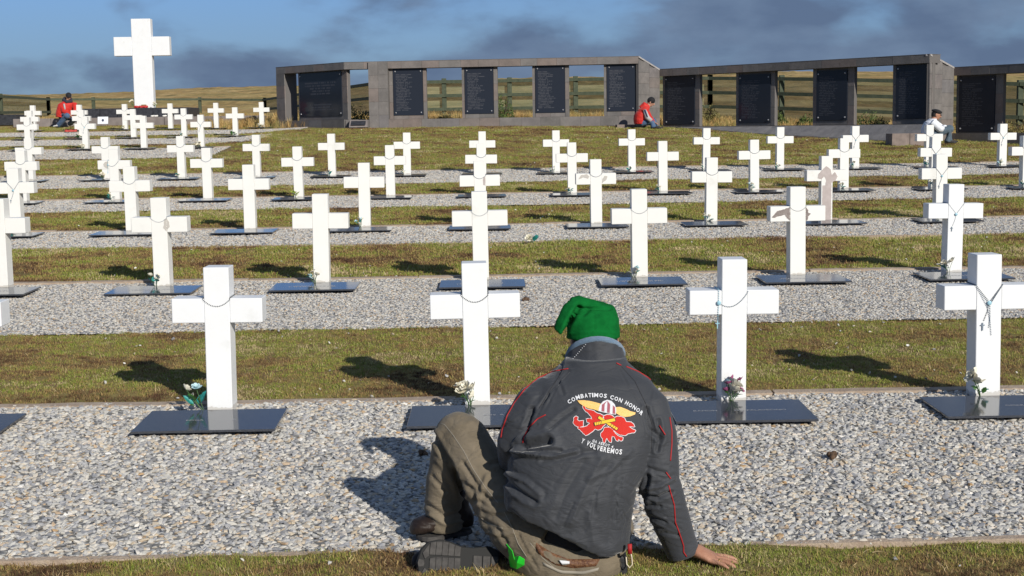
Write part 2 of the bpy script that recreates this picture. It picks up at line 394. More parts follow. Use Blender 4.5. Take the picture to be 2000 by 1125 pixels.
def make_tuft(r, nb, h, spread, w, m, lean=.6):
    mb = MB()
    for i in range(nb):
        a = r.uniform(0, 6.28); d = r.uniform(0, spread); b = Vector((math.cos(a)*d, math.sin(a)*d, -.004))
        hh = h*r.uniform(.5, 1.15); l = r.uniform(.1, lean)*hh; a2 = r.uniform(0, 6.28); t = Vector((math.cos(a2), math.sin(a2), 0)); s = Vector((-t.y, t.x, 0))*w*r.uniform(.6, 1.2)
        m1 = b + Vector((0,0,hh*.6)) + t*l*.35; tip = b + Vector((0,0,hh*r.uniform(.7,1))) + t*l
        mb.add([b-s, b+s, m1+s*.8, m1-s*.8, tip], [(0,1,2,3), (3,2,4)])
    me = mb.mesh('tuft'); me.materials.append(m); return me
TURFM = blade_material('turf_blades', [(.20, (.08, .04, .023)), (.34, (.175, .10, .05)), (.43, (.30, .19, .08)), (.52, (.37, .265, .105)), (.60, (.31, .275, .07)), (.69, (.19, .255, .035)), (.82, (.25, .28, .05)), (.92, (.52, .41, .23))])
DRYM = blade_material('dry_blades', [(.30, (.32, .19, .065)), (.5, (.52, .33, .125)), (.65, (.62, .44, .19)), (.8, (.28, .24, .08))])
STRAWM = blade_material('straw_blades', [(.3, (.40, .29, .14)), (.6, (.55, .43, .24)), (.8, (.33, .26, .10))])
tufts = proto_collection('turf_tuft', [make_tuft(rr, 26, .017, .03, .0011, TURFM, 1.3) for _ in range(6)])
tufts_far = proto_collection('turf_tuft_far', [make_tuft(rr, 26, .028, .09, .0028, TURFM, 1.3) for _ in range(5)])
straws = proto_collection('straw', [make_tuft(rr, 5, .028, .03, .0010, STRAWM, 2.2) for _ in range(5)])
dry = proto_collection('dry_grass', [make_tuft(rr, 34, .34, .10, .004, DRYM, .7) for _ in range(5)])

def strip_mesh(name, y0, y1, x0, x1, dz, step, bump=0, uneven=0):
    nx = max(2, int((x1-x0)/step)); ny = max(2, int((y1-y0)/step))
    xs = np.linspace(x0, x1, nx); ys = np.linspace(y0, y1, ny); X, Y = np.meshgrid(xs, ys)
    Z = (ground_z(X, Y) if dz >= 0 else zprof(X, Y)) + abs(dz)
    if bump: Z = Z + (fbm(X*3, Y*3, 3, 2)-.45)*bump
    V = np.stack([X, Y, Z], -1).reshape(-1, 3); idx = np.arange(nx*ny).reshape(ny, nx)
    Q = np.stack([idx[:-1, :-1], idx[:-1, 1:], idx[1:, 1:], idx[1:, :-1]], -1).reshape(-1, 4)
    return mesh_np(name, V, Q)
BED = gravel_bed_material(); SOIL = bpy.data.materials['turf_soil']
KERB = mat('kerb_concrete', (.33, .25, .19), .9, .2, nscale=14, color2=(.44, .36, .28), bump=.6, bscale=90)
XEND = -5.5
DENS = {1: 2900, 2: 2800, 3: 1500, 4: 1200, 5: 1000, 6: 700, 7: 550, 8: 450}
SIZ = {1: (.019, .049), 2: (.018, .036), 3: (.028, .045), 4: (.03, .048), 5: (.032, .05), 6: (.036, .055), 7: (.04, .06), 8: (.042, .062)}
RNAME = {1: 'front row', 2: 'second row', 3: 'third row', 4: 'fourth row', 5: 'fifth row', 6: 'sixth row', 7: 'seventh row', 8: 'rearmost row'}
def xlim(y): return CX - .372*y + .0 - .25, CX + .41*y + .25
for k, (a, b) in STR.items():
    x0, x1 = xlim(a)
    if k == 1: x0 -= .5; x1 += .6
    if k >= 6: x1 = XEND + (.55 if k == 8 else (.1 if k == 7 else -.25))
    me = strip_mesh('gravel', b, a, x0, x1, -.004, .12, bump=.02)
    o = new_obj('gravel', me, BED, smooth=True)
    tag(o, f'grey and beige stone chips of the gravel strip under the {RNAME[k]} of crosses', kind='stuff')
    scatter(o, stones, DENS[k], SIZ[k][0], SIZ[k][1], .55, seed=k)
    # concrete edging in pieces
    tk = empty('kerb', ((x0+x1)/2, a, 0)); tag(tk, f'low worn concrete edging behind the gravel of the {RNAME[k]}', kind='structure')
    for (yy, wd) in ((a, .07), (b, .028)):
        if yy == b and k not in (1, 3): continue
        x = x0
        while x < x1:
            L = 1.6 + random.uniform(-.35, .35); xe = min(x+L, x1); dzr = random.uniform(-.006, .007); mb = MB(); n = 8; rings = []
            for i in range(n+1):
                xx = x + (xe-x-.012)*i/n; zz = gz(xx, yy) + (.016 if yy == a else .007) + dzr + random.uniform(-.002, .002); e = random.uniform(-.005, .005)
                rings.append([(xx, yy-wd/2+e, zz-.07), (xx, yy-wd/2+e, zz), (xx, yy+wd/2+e, zz+.004), (xx, yy+wd/2+e, zz-.07)])
            mb.loft(rings); mb.build('edging_stone', KERB, tk); x = xe

# turf cover as stuff
def turf(y0, y1, dens, coll, smin, smax, label, straw=0, x0=None, x1=None, step=.2, seed=0):
    a, b = xlim(y1); a = a if x0 is None else x0; b = b if x1 is None else x1
    me = strip_mesh('grass', y0, y1, a, b, .0, step)
    o = new_obj('grass', me, SOIL); tag(o, label, kind='stuff'); scatter(o, coll, dens, smin, smax, .25, seed, keep=False)
    if straw:
        o2 = new_obj('straw', me.copy(), SOIL); tag(o2, 'dry straw blades lying over the ' + label.split(' ', 1)[1], kind='stuff'); scatter(o2, straws, straw, .6, 1.3, .9, seed+9, keep=False)
k0 = .04
turf(3.6, STR[1][1]+.012, 1700, tufts, .7, 1.25, 'short mossy turf along the bottom edge of the picture', 260, x0=-2.2, x1=2.5, step=.05, seed=1)
turf(STR[1][0]+k0, STR[2][1]+.012, 900, tufts, .8, 1.4, 'mossy turf strip between the front and second rows', 90, step=.06, seed=2)
turf(STR[2][0]+k0, STR[3][1]+.0, 300, tufts_far, .7, 1.1, 'mossy turf strip between the second and third rows', 40, step=.1, seed=3)
turf(STR[3][0]+k0, STR[4][1]-.03, 200, tufts_far, .8, 1.2, 'mossy turf strip between the third and fourth rows', step=.12, seed=4)
turf(STR[4][0]+k0, STR[5][1]-.03, 150, tufts_far, .8, 1.3, 'mossy turf strip between the fourth and fifth rows', step=.15, seed=5)
turf(STR[5][0]+k0, STR[6][1]-.03, 95, tufts_far, .9, 1.5, 'broad turf between the fifth and sixth rows', step=.2, seed=6)
turf(STR[6][0]+k0, STR[7][1]-.03, 90, tufts_far, .9, 1.5, 'mossy turf strip between the sixth and seventh rows', x1=-5.3, step=.2, seed=7)
turf(STR[7][0]+k0, STR[8][1]-.03, 90, tufts_far, .9, 1.5, 'mossy turf strip between the seventh and rearmost rows', x1=-5.0, step=.2, seed=8)
turf(STR[8][0]+k0, 44.3, 90, tufts_far, .9, 1.5, 'worn turf before the grey plinth of the tall cross', x1=-6, step=.3, seed=9)
turf(STR[6][1], 38.7, 90, tufts_far, .9, 1.5, 'brownish lawn rising to the stone memorial wall', x0=-5.6, x1=15, step=.3, seed=10)

for (y0, y1, d) in ((ROWY[1]-.60, ROWY[1]-.06, 16), (ROWY[2]-.60, ROWY[2]-.06, 14), (3.9, STR[1][1], 7), (STR[1][0]+.05, STR[1][0]+.6, 9), (STR[2][1]-.5, STR[2][1], 9), (STR[1][0], STR[2][1], 2.5), (STR[2][0], STR[2][0]+.5, 6), (STR[3][1]-.4, STR[3][1], 6)):
    x0, x1 = xlim(y1); o = new_obj('stray_stones', strip_mesh('stray_stones', y0, y1, x0, x1, .024 if y1 in (ROWY[1]-.06, ROWY[2]-.06) else .012, .2), SOIL); tag(o, 'stray stone chips lying in the turf beside the edging', kind='stuff'); scatter(o, stones, d, .014, .034, .8, 31, keep=False)
# daisies: white specks
mb = MB(); 
for i in range(10):
    a = i*.628; mb.add([(0,0,.0), (.0065*math.cos(a-.3), .0065*math.sin(a-.3), .002), (.0065*math.cos(a+.3), .0065*math.sin(a+.3), .002)], [(0,1,2)])
dm = mb.mesh('daisy'); WHT = mat('petal_white', (.78,.76,.70), .6); dm.materials.append(WHT); dais = proto_collection('daisy', [dm])
for (y0, y1, d, s) in ((STR[1][0]+.1, STR[2][1]-.1, 2.4, 1.0), (STR[2][0]+.1, STR[3][1]-.1, 2.6, 1.2), (STR[3][0]+.1, STR[4][1]-.1, 2.6, 1.3), (STR[4][0]+.1, STR[5][1]-.1, 2.6, 1.4), (STR[5][0]+.1, 38, 1.3, 1.6), (4.2, STR[1][1]-.1, 2.0, .9)):
    x0, x1 = xlim(y1); me = strip_mesh('daisies', y0, y1, x0, x1, .014, .2)
    o = new_obj('daisies', me, WHT); tag(o, 'scattered tiny white daisies in the turf', kind='stuff'); scatter(o, dais, d, s*.7, s*1.6, .5, 4, keep=False)

# ------------------------------------------------------------------ crosses
def white_paint(name, c, rough=.45):
    m = bpy.data.materials.new(name); m.use_nodes = True; t = m.node_tree; b = t.nodes['Principled BSDF']
    b.inputs['Roughness'].default_value = rough
    g = N(t, 'ShaderNodeTexCoord'); n = noise(t, g.outputs['Object'], 5, 6); n2 = noise(t, g.outputs['Object'], 38, 4, .7)
    c1 = mixc(t, ramp(t, n, [(.35, (0,0,0)), (.7, (1,1,1))]), c, tuple(x*.955 for x in c))
    c1 = mixc(t, ramp(t, n2, [(.70, (0,0,0)), (.80, (.3,.3,.3))]), c1, (.6, .57, .5))
    sp3 = N(t, 'ShaderNodeSeparateXYZ'); t.links.new(g.outputs['Object'], sp3.inputs[0]); oi = N(t, 'ShaderNodeObjectInfo')
    ad = N(t, 'ShaderNodeVectorMath', operation='ADD'); t.links.new(g.outputs['Object'], ad.inputs[0]); t.links.new(oi.outputs['Location'], ad.inputs[1])
    n4 = noise(t, ad.outputs[0], 16, 5, .7); sm = noise(t, ad.outputs[0], 3.2, 6, .62)
    dirt = M(t, 'MULTIPLY', M(t, 'LESS_THAN', sp3.outputs[2], M(t, 'MULTIPLY', n4, .075)), .45)    # splashed soil at the foot
    c1 = mixc(t, dirt, c1, (.36, .31, .24)); c1 = mixc(t, ramp(t, sm, [(.60, (0,0,0)), (.72, (.30,.30,.30))]), c1, (.55, .55, .50))
    t.links.new(c1, b.inputs['Base Color'])
    bp = N(t, 'ShaderNodeBump'); bp.inputs['Strength'].default_value = .12; bp.inputs['Distance'].default_value = .004
    t.links.new(n2, bp.inputs['Height']); t.links.new(bp.outputs[0], b.inputs['Normal']); return m
PAINT = white_paint('white_paint', (.80, .81, .82)); PAINT2 = white_paint('cream_paint', (.81, .80, .765)); 
BARE = mat('bare_wood_filler', (.20, .165, .15), .85, nscale=30, color2=(.30, .26, .24), bump=.4)
H = .75; W = .128; T = .145; AW = .457; AT = .5925; AB = .468
def cross_meshes():
    p = MB().box((0, 0, H/2-.04), (W, T, H+.08)).mesh('post', bevel=.003)
    a = MB().box(((W/2+AW/2)/2, 0, (AT+AB)/2), (AW/2-W/2-.0006, T-.003, AT-AB)).mesh('arm', bevel=.003)
    return p, a
pm, am = cross_meshes(); pm.materials.append(PAINT); am.materials.append(PAINT)
pm2, am2 = pm.copy(), am.copy()
for q in (pm2, am2): q.materials.clear(); q.materials.append(PAINT2)
def make_cross(meshes):
    t = empty('grave_cross')
    new_obj('post', meshes[0], None, t); a = new_obj('arm', meshes[1], None, t); b = new_obj('arm', meshes[1], None, t); b.rotation_euler.z = math.pi
    return t
protoA, protoB = make_cross((pm, am)), make_cross((pm2, am2))
# granite plates
def granite(name, c, rough=.06):
    m = bpy.data.materials.new(name); m.use_nodes = True; t = m.node_tree; b = t.nodes['Principled BSDF']
    g = N(t, 'ShaderNodeTexCoord'); n = noise(t, g.outputs['Object'], 260, 3, .8)
    t.links.new(mixc(t, ramp(t, n, [(.5, (0,0,0)), (.72, (1,1,1))]), c, tuple(x*2.4+.01 for x in c)), b.inputs['Base Color'])
    b.inputs['Roughness'].default_value = rough; b.inputs['Specular IOR Level'].default_value = .42; return m
GRAN = granite('polished_black_granite', (.048, .051, .060), .10)
LET = mat('engraved_lettering', (.42, .42, .44), .6)
PW, PD = .685, .455
plate_me = MB().box((0, 0, .012), (PW, PD, .012)).mesh('grave_plate', bevel=.0015); plate_me.materials.append(GRAN)
def text_mesh(s, size, align='CENTER', off=0):
    c = bpy.data.curves.new('t', 'FONT'); c.body = s; c.offset = off; c.size = size; c.align_x = align; c.align_y = 'CENTER'; c.extrude = 0; c.resolution_u = 2
    o = bpy.data.objects.new('t', c); col.objects.link(o); dg = bpy.context.evaluated_depsgraph_get(); dg.update()
    me = bpy.data.meshes.new_from_object(o.evaluated_get(dg)); bpy.data.objects.remove(o); bpy.data.curves.remove(c); return me
def place_text(s, size, parent, mtx, name='lettering', align='CENTER', m=None):
    me = text_mesh(s, size, align); me.transform(mtx); me.materials.clear(); me.materials.append(m or LET)
    o = bpy.data.objects.new(name, me); col.objects.link(o); o.parent = parent; o['kind'] = 'stuff'; return o

# flowers
TEAL = mat('teal_leaf', (.02, .22, .20), .5, nscale=60, namt=.4); GRN = mat('green_leaf', (.05, .14, .03), .5, nscale=60, namt=.4); LIME = mat('lime_leaf', (.25, .34, .04), .5)
CREAM = mat('cream_petal', (.72, .68, .55), .6, nscale=50, namt=.12); PURP = mat('plum_petal', (.26, .06, .15), .6, nscale=50, namt=.3); STEM = mat('stem_green', (.06, .13, .04), .6); REDP = mat('red_petal', (.5, .03, .03), .5)
BLU = mat('pale_blue_petal', (.45, .62, .66), .6)
def blossom_mesh(r, size, petals=7):
    mb = MB()
    for ring, (n, tilt, s) in enumerate(((petals, .35, 1), (5, .8, .75), (3, 1.2, .5))):
        for i in range(n):
            a = 6.283*i/n + ring*.5 + r.uniform(-.15, .15); L = size*s*r.uniform(.85, 1.1)
            d = Vector((math.cos(a)*math.cos(tilt), math.sin(a)*math.cos(tilt), math.sin(tilt))); sd = Vector((-math.sin(a), math.cos(a), 0))*L*.42
            up = Vector((0,0,1))*L*.18
            mb.add([Vector((0,0,0)), d*L*.55-sd+up, d*L*.6+up*.3, d*L*.55+sd+up, d*L+up*1.2-sd*.5, d*L+up*1.2+sd*.5], [(0,2,1), (0,3,2), (1,2,4), (2,3,5), (2,5,4)])
    return mb.mesh('blossom')
def leaf_mesh(L):
    w = L*.3; mb = MB().add([(0,0,0), (L*.35,-w,L*.08), (L*.4,0,-L*.02), (L*.35,w,L*.08), (L*.75,-w*.7,L*.02), (L*.78,0,-L*.06), (L*.75,w*.7,L*.02), (L,0,-L*.1)],
        [(0,1,2), (0,2,3), (1,4,5,2), (2,5,6,3), (4,7,5), (5,7,6)])
    return mb.mesh('leaf')
LEAFM = leaf_mesh(.075)
def bouquet(loc, spec, seed, label, h=.11, lean=(-.3, -.2), group=None):
    """spec: list of (material, count, size)"""
    r = random.Random(seed); t = empty('flowers', loc); tag(t, label, 'flowers', group or 'flowers left at the crosses')
    mbs = MB(); heads = []
    for (m, n, s, leaf) in spec:
        for i in range(n):
            a = r.uniform(0, 6.28); q = Vector((lean[0]*h + math.cos(a)*.035, lean[1]*h + math.sin(a)*.02, h*r.uniform(.5, 1.15)))
            if not leaf:
                mbs.tube([(0, 0, 0), q*.5 + Vector((r.uniform(-.01,.01), 0, 0)), q], .0018, 4)
                me = blossom_mesh(r, s); o = new_obj('blossom', me, m); o.parent = t; o.location = q
                o.rotation_euler = (r.uniform(.3, 1.1), r.uniform(-.5, .5), r.uniform(0, 6.28))
            else:
                key = 'leaf_' + m.name; me = bpy.data.meshes.get(key)
                if not me: me = LEAFM.copy(); me.name = key; me.materials.append(m)
                o = new_obj('leaf', me); o.parent = t; o.location = q*.55; sc = s/.075; o.scale = (sc, sc, sc)
                o.rotation_euler = (r.uniform(-.8, .8), -r.uniform(.1, 1.2), a)
    o = mbs.build('stem', STEM); o.parent = t
    return t
# rosary beads
BEAD = mat('bead_grey_blue', (.22, .27, .33), .4); BEADB = mat('bead_pale_blue', (.30, .52, .62), .4); BEADD = mat('bead_dark', (.09, .10, .11), .4); CORD = mat('cord_pale', (.5, .52, .54), .7)
octv = [(1,0,0), (-1,0,0), (0,1,0), (0,-1,0), (0,0,1), (0,0,-1)]; octf = [(0,2,4), (2,1,4), (1,3,4), (3,0,4), (2,0,5), (1,2,5), (3,1,5), (0,3,5)]
def bead_chain(pts, r, gap, m, name='beads'):
    pts = [Vector(p) for p in pts]; mb = MB(); acc = 0
    for a, b in zip(pts, pts[1:]):
        L = (b-a).length; 
        while acc < L:
            c = a.lerp(b, acc/L); mb.add([tuple(c + Vector(v)*r) for v in octv], octf); acc += gap
        acc -= L
    return new_obj(name, mb.mesh(name), m, smooth=True)
def arc(p0, p1, sag, n=14, bias=.5):
    p0, p1 = Vector(p0), Vector(p1); o = []
    for i in range(n+1):
        t = i/n; s = 4*t*(1-t) if bias == .5 else (t/bias if t < bias else (1-t)/(1-bias))
        o.append(p0.lerp(p1, t) - Vector((0, 0, sag*s)))
    return o
yf = -T/2 - .004
def rosary(root_loc, style, near, label):
    t = empty('rosary', root_loc); tag(t, label, 'rosary', 'rosaries hung on the crosses')
    r = .0034 if near == 1 else (.003 if near == 2 else .0036 if near == 3 else .0045)
    gap = r*2.6 if near <= 2 else r*1.7
    m = BEAD
    hw = W/2 + .004
    def add(pts, name='beads', mm=None, rr=None):
        o = bead_chain(pts, rr or r, gap, mm or m, name); o.parent = t; return o
    side = [(-hw, T/2, AT+.005), (-hw, yf, AT+.003)]
    if style == 'arc':
        add([(hw, T/2, AT+.005), (hw, yf, AT+.003)] + arc((hw, yf, AT-.005), (-hw, yf, AT-.005), .035) + [(-hw, yf, AT+.003), (-hw, T/2, AT+.005)], mm=BEADD if near == 1 else BEAD)
    elif style == 'swag':     # droops from the right corner to a blue medal left of the post
        c = (-hw-.012, yf, AT-.06)
        add([(hw, T/2, AT+.006), (hw, yf, AT-.006)] + arc((hw, yf, AT-.01), c, .045)); add([(-hw-.012, T/3, AT+.006), (-hw-.012, yf, AT+.004), c], mm=BEADB)
        o = MB().ball((c[0], c[1]-.004, c[2]-.003), (.011, .004, .012)).build('medal', BEADB, smooth=True); o.parent = t
        add([(c[0], c[1], c[2]-.015), (c[0]-.005, c[1], AB-.03)], mm=BEADB)
        o = MB().box((c[0]-.006, c[1]-.001, AB-.05), (.005, .003, .04)).box((c[0]-.006, c[1]-.0005, AB-.043), (.022, .0025, .005)).build('crucifix', BEADB); o.parent = t
    else:                      # V with hanging strand
        k = 3 if near == 1 else 1; c0 = Vector((0, yf, AT-.085))
        for j in range(k):
            c = c0 + Vector((random.uniform(-.008, .008), 0, -.014*j)); mm = BEADD if j == 0 and near == 1 else BEAD
            add([(-hw, T/2, AT+.005), (-hw, yf, AT+.003), c, (hw, yf, AT+.003), (hw, T/2, AT+.005)], mm=mm)
            e = c + Vector((-.03+.025*j, 0, -.10-.02*j)); add([c, c.lerp(e, .5) + Vector((.004, 0, 0)), e], mm=mm)
        o = MB().ball((c0.x, c0.y-.005, c0.z-.004), (.012, .004, .012)).build('medal', BEADB, smooth=True); o.parent = t
        e = c0 + Vector((-.032, -.002, -.125))
        o = MB().box(e, (.005, .003, .04)).box(e + Vector((0, .0005, .007)), (.022, .002, .005)).build('crucifix', BEAD); o.parent = t
    return t
def patch(parent, pts, m, y=-T/2-.0012, th=.003, name='bare_patch', label=None):
    # irregular flaked area, slightly raised filler
    n = len(pts); out_ = []
    for i in range(n):
        a, b = Vector(pts[i]), Vector(pts[(i+1) % n]); k = max(1, int((b-a).length/.008))
        for j in range(k):
            q = a.lerp(b, j/k); out_.append((q.x + random.uniform(-.0022, .0022), q.y + random.uniform(-.0022, .0022)))
    tri = tessellate_polygon([[Vector((x, z, 0)) for x, z in out_]])
    v = [(x, y, z) for x, z in out_] + [(x, y+th, z) for x, z in out_]; N_ = len(out_)
    f = [t_ for t_ in tri] + [(i, (i+1) % N_, N_+(i+1) % N_, N_+i) for i in range(N_)]
    o = MB().add(v, f).build(name, m); o.parent = parent; tag(o, label or 'bare grey patch where the white paint has flaked off'); return o

ORD = ['leftmost', 'second', 'third', 'fourth', 'fifth', 'sixth', 'seventh', 'eighth', 'ninth', 'tenth', 'eleventh', 'twelfth', 'thirteenth', 'fourteenth', 'fifteenth']
COLS = {1: range(-2, 3), 2: range(-3, 4), 3: range(-4, 5), 4: range(-5, 7), 5: range(-6, 8), 6: range(-8, -4), 7: range(-9, -4), 8: range(-10, -4)}
STAIN = 0
SPECIAL = {(1,-2): 'white cross cut off by the left edge in the front row', (1,-1): 'white cross left of the seated man, white buds at its foot', (1,0): 'white cross directly before the bent knee of the seated man',
 (1,1): 'white cross right of the seated man, plum and cream flowers at its foot', (1,2): 'white cross in the front row at the right edge with tangled rosaries',
 (2,2): 'white cross with brown peeled patches on both arms', (3,3): 'white cross whose paint is stripped down the shaft', (2,-2): 'cream white cross with an oval grey patch right of centre, second row',
 (2,3): 'white cross in the second row with a rosary hanging in a V', (3,1): 'white cross with a torn grey scar on its right arm, third row', (4,-4): 'white cross with a grey half round patch on its left arm, fourth row'}
# x tweaks measured per cross (px) are small hand-set irregularities
crosses = {}
def ord_words(i, n):
    if i == n-1: return 'rightmost'
    return ORD[i] + ('' if i == 0 else ' from the left')
TEALF = [(TEAL, 4, .06, True), (CREAM, 3, .022, False)]; MIX2 = [(TEAL, 2, .05, True), (BLU, 2, .022, False), (CREAM, 3, .024, False)]
flower_spec = {(1,-1): ([(TEAL, 3, .07, True), (GRN, 4, .05, True), (CREAM, 2, .026, False), (BLU, 1, .03, False)], 'white buds with teal leaves leaning left of the cross nearest the lower left'),
 (1,0): ([(CREAM, 6, .033, False), (GRN, 2, .035, True)], 'cluster of wilted cream roses at the cross before the bent knee'),
 (1,1): ([(CREAM, 3, .045, False), (PURP, 5, .022, False), (GRN, 5, .04, True), (BLU, 1, .03, False)], 'cream lilies and plum tulips below the cross right of the seated man'),
 (1,2): ([(CREAM, 4, .04, False), (GRN, 3, .045, True), (TEAL, 1, .045, True)], 'pale roses with a grey bud at the foot of the right edge cross'),
 (2,-2): (TEALF, 'teal leaves and white petals at the patched cross in the second row'), (2,-1): (MIX2, 'grey green faded flowers at the third cross of the second row'),
 (2,0): ([(TEAL, 2, .05, True), (BLU, 2, .02, False)], 'teal and blue petals almost hidden behind the central front cross'), (2,1): (MIX2, 'faded pale flowers left of the fifth cross in the second row'),
 (2,-3): ([(GRN, 3, .04, True), (REDP, 3, .022, False)], 'red and green flowers at the left edge of the second row'), (2,3): ([(TEAL, 1, .085, True), (CREAM, 3, .035, False), (GRN, 3, .04, True)], 'white roses with one round teal leaf at the rightmost second row cross')}
frow = {3: {-1: 'MIX', 2: 'TEAL', 4: 'MIX', -4: 'TEAL'}, 4: {-4: 'TEAL', -2: 'LIME', 1: 'TEAL', 2: 'TEAL', 3: 'MIX', 4: 'TEAL', 5: 'MIX', 6: 'TEAL'}, 5: {-4: 'TEAL', -2: 'TEAL', -1: 'TEAL', 1: 'TEAL', 2: 'TEAL', 3: 'TEAL', 4: 'TEAL', 5: 'MIX', 6: 'TEAL', 7: 'MIX', -5: 'WHITE'},
        6: {-5: 'WHITE', -7: 'WHITE'}, 7: {-6: 'MIX', -8: 'GREEN', -5: 'GREEN'}, 8: {-5: 'WHITE', -8: 'WHITE'}}
FK = {'MIX': MIX2, 'TEAL': TEALF, 'LIME': [(LIME, 6, .08, True), (CREAM, 2, .02, False)], 'WHITE': [(CREAM, 7, .035, False), (GRN, 2, .04, True)], 'GREEN': [(GRN, 10, .1, True), (CREAM, 2, .03, False)]}
FW = {'MIX': 'faded white and blue flowers', 'TEAL': 'white flowers with teal leaves', 'LIME': 'lime green sprig', 'WHITE': 'cluster of white flowers', 'GREEN': 'bushy green sprig'}
vstyle = {(1,-2): None, (1,-1): 'arc', (1,0): 'arc', (1,1): 'swag', (1,2): 'vee', (2,3): 'vee', (4,5): 'vee', (3,4): 'vee', (5,7): 'vee', (3,-4): 'vee', (5,5): 'vee', (4,-4): 'swag', (6,-7): 'vee', (6,-5): 'vee', (8,-10): None, (8,-5): None, (8,-6): None, (8,-7): None, (7,-5): None, (6,-6): None, (7,-9): None}
fan = random.Random(11)
for rw, cs in COLS.items():
    cs = list(cs); n = len(cs)
    for i, c in enumerate(cs):
        x = c*SX + (BS if rw >= 6 else 0); y = ROWY[rw] + (fan.uniform(-.03, .03) if rw > 1 else 0); z = gz(x, y)
        x += fan.uniform(-.012, .012) if rw > 1 else 0
        if rw <= 2: z += {(1,1): .0, (2,-2): -.012}.get((rw, c), 0)
        pr = protoB if (rw >= 2 and not (rw, c) in ((2,3),)) else protoA
        o = copy_tree(pr); o.location = (x, y, z); o.rotation_euler = (fan.uniform(-.012, .012), fan.uniform(-.010, .010) if (rw, c) != (1,-1) else .007, fan.uniform(-.02, .02))
        w = ord_words(i, n)
        lab = SPECIAL.get((rw, c)) or f'white cross, {w} in the {RNAME[rw]}'
        tag(o, lab, 'cross', 'white grave crosses standing in rows'); crosses[(rw, c)] = o
        where = {(1,-2): 'at the left edge of the front row', (1,-1): 'in front of the cross left of the seated man', (1,0): 'behind the bent knee of the seated man', (1,1): 'in front of the cross right of the seated man', (1,2): 'at the right edge of the front row'}.get((rw, c), f'below the {w} cross, {RNAME[rw]}')
        p = new_obj('grave_plate', plate_me) ; p.location = (x + fan.uniform(-.02, .02), y - T/2 - .02 - PD/2, z - .034*.25 + (.014 if rw == 1 else .013 + .0015*rw)); p.rotation_euler = (R(1.0), 0, fan.uniform(-.01, .01))
        tag(p, f'polished dark granite plate lying {where}', 'grave plate', 'dark plates lying before the crosses')
        base = Matrix.Translation((0, -.01, .0187))
        if rw == 1:
            s = {-1: 'EDGA               A', 0: 'ROS            ROS', 1: 'RAMON         DO PALAVECINO', 2: '                 OMAR G', -2: '  L  '}[c]
            if c == 0: s = '                ROS  A'
            place_text(s, .033, p, base)
        elif rw == 2:
            mb = MB(); rq = random.Random(c)
            for row in (0, 1):
                xx = -.17 - .03*row
                while xx < .17:
                    L = rq.uniform(.006, .013); mb.box((xx, -.0 - row*.04, .0187), (L, .013, .0006)); xx += L + rq.choice((.004, .005, .016))
            q = mb.build('lettering', LET); q.parent = p; q['kind'] = 'stuff'
        st = vstyle.get((rw, c), 'arc' if fan.random() < .82 else None)
        if st:
            near = 1 if rw == 1 else 2 if rw == 2 else 3 if rw == 3 else 4
            wr = where.replace('lying', '').replace('below the', 'on the').replace('behind the bent knee of the seated man', 'on the cross before the bent knee').replace('in front of the cross', 'on the cross').replace('at the right edge', 'on the cross at the right edge').replace('at the left edge', 'on the cross at the left edge')
            kind = {'arc': 'rosary looped', 'swag': 'pale blue rosary draped', 'vee': 'rosary hanging'}[st]
            ro = rosary((x, y, z), st, near, f'{kind} {wr}'); ro.rotation_euler = o.rotation_euler
        fs = flower_spec.get((rw, c))
        if fs: sp, fl = fs
        elif c in frow.get(rw, {}): k_ = frow[rw][c]; sp = FK[k_]; fl = f'{FW[k_]} below the {w} cross, {RNAME[rw]}'
        else: sp = None
        if sp:
            off = {(1,-1): (-.075, -.085), (1,0): (-.035, -.095), (1,1): (-.02, -.10), (1,2): (-.045, -.10)}.get((rw, c), (-.045, -.085))
            bouquet((x+off[0], y+off[1], z+.012), sp, rw*31+c, fl, h=.115 if rw == 1 else .10, lean={(1,-1): (-.55, 0), (1,1): (.1, -.2)}.get((rw, c), (-.15, -.15)))
for pr in (protoA, protoB):
    for ch in children(pr): bpy.data.objects.remove(ch)
    bpy.data.objects.remove(pr)
X = crosses
patch(X[(2,2)], [(-AW/2+.012, .505), (-.17, .555), (-.10, .575), (-W/2-.002, .585), (-W/2-.002, .475), (-.085, .49), (-.11, .525), (-.17, .51), (-.2, .50)], BARE, y=-T/2-.0005)
patch(X[(2,2)], [(W/2+.002, .58), (.085, .56), (.082, .54), (.105, .53), (.085, .505), (.08, .475), (W/2+.002, .472)], BARE, y=-T/2-.0005)
patch(X[(3,3)], [(-.055, .02), (.05, .02), (.052, .45), (.10, .475), (.12, .52), (.09, .57), (.055, .535), (.04, .6), (-.01, .64), (-.05, .60), (-.10, .545), (-.105, .50), (-.06, .49), (-.035, .52), (-.01, .48), (-.02, .42), (-.05, .42)], mat('bare_filler_pink', (.42, .36, .34), .85, nscale=12, color2=(.5, .44, .42)))
patch(X[(2,-2)], [(.035, .50), (.045, .575), (.062, .58), (.062, .475)], mat('putty_grey', (.5, .47, .43), .8)); patch(X[(2,-2)], [(.066, .58), (.085, .55), (.085, .51), (.066, .485)], bpy.data.materials['putty_grey'], y=-T/2-.0005)
patch(X[(4,-4)], [(-.075, .48), (-.075, .58), (-.12, .575), (-.145, .54), (-.14, .51), (-.11, .485)], bpy.data.materials['putty_grey'])
patch(X[(3,1)], [(.07, .48), (.12, .52), (.13, .56), (.10, .565), (.075, .53)], bpy.data.materials['putty_grey']); patch(X[(3,1)], [(-.2, .53), (-.14, .55), (-.09, .535), (-.075, .56), (-.1, .585), (-.17, .575)], bpy.data.materials['putty_grey'])
patch(X[(3,0)], [(.04, .48), (.062, .475), (.062, .575), (.045, .57), (.035, .53)], bpy.data.materials['bare_filler_pink'])
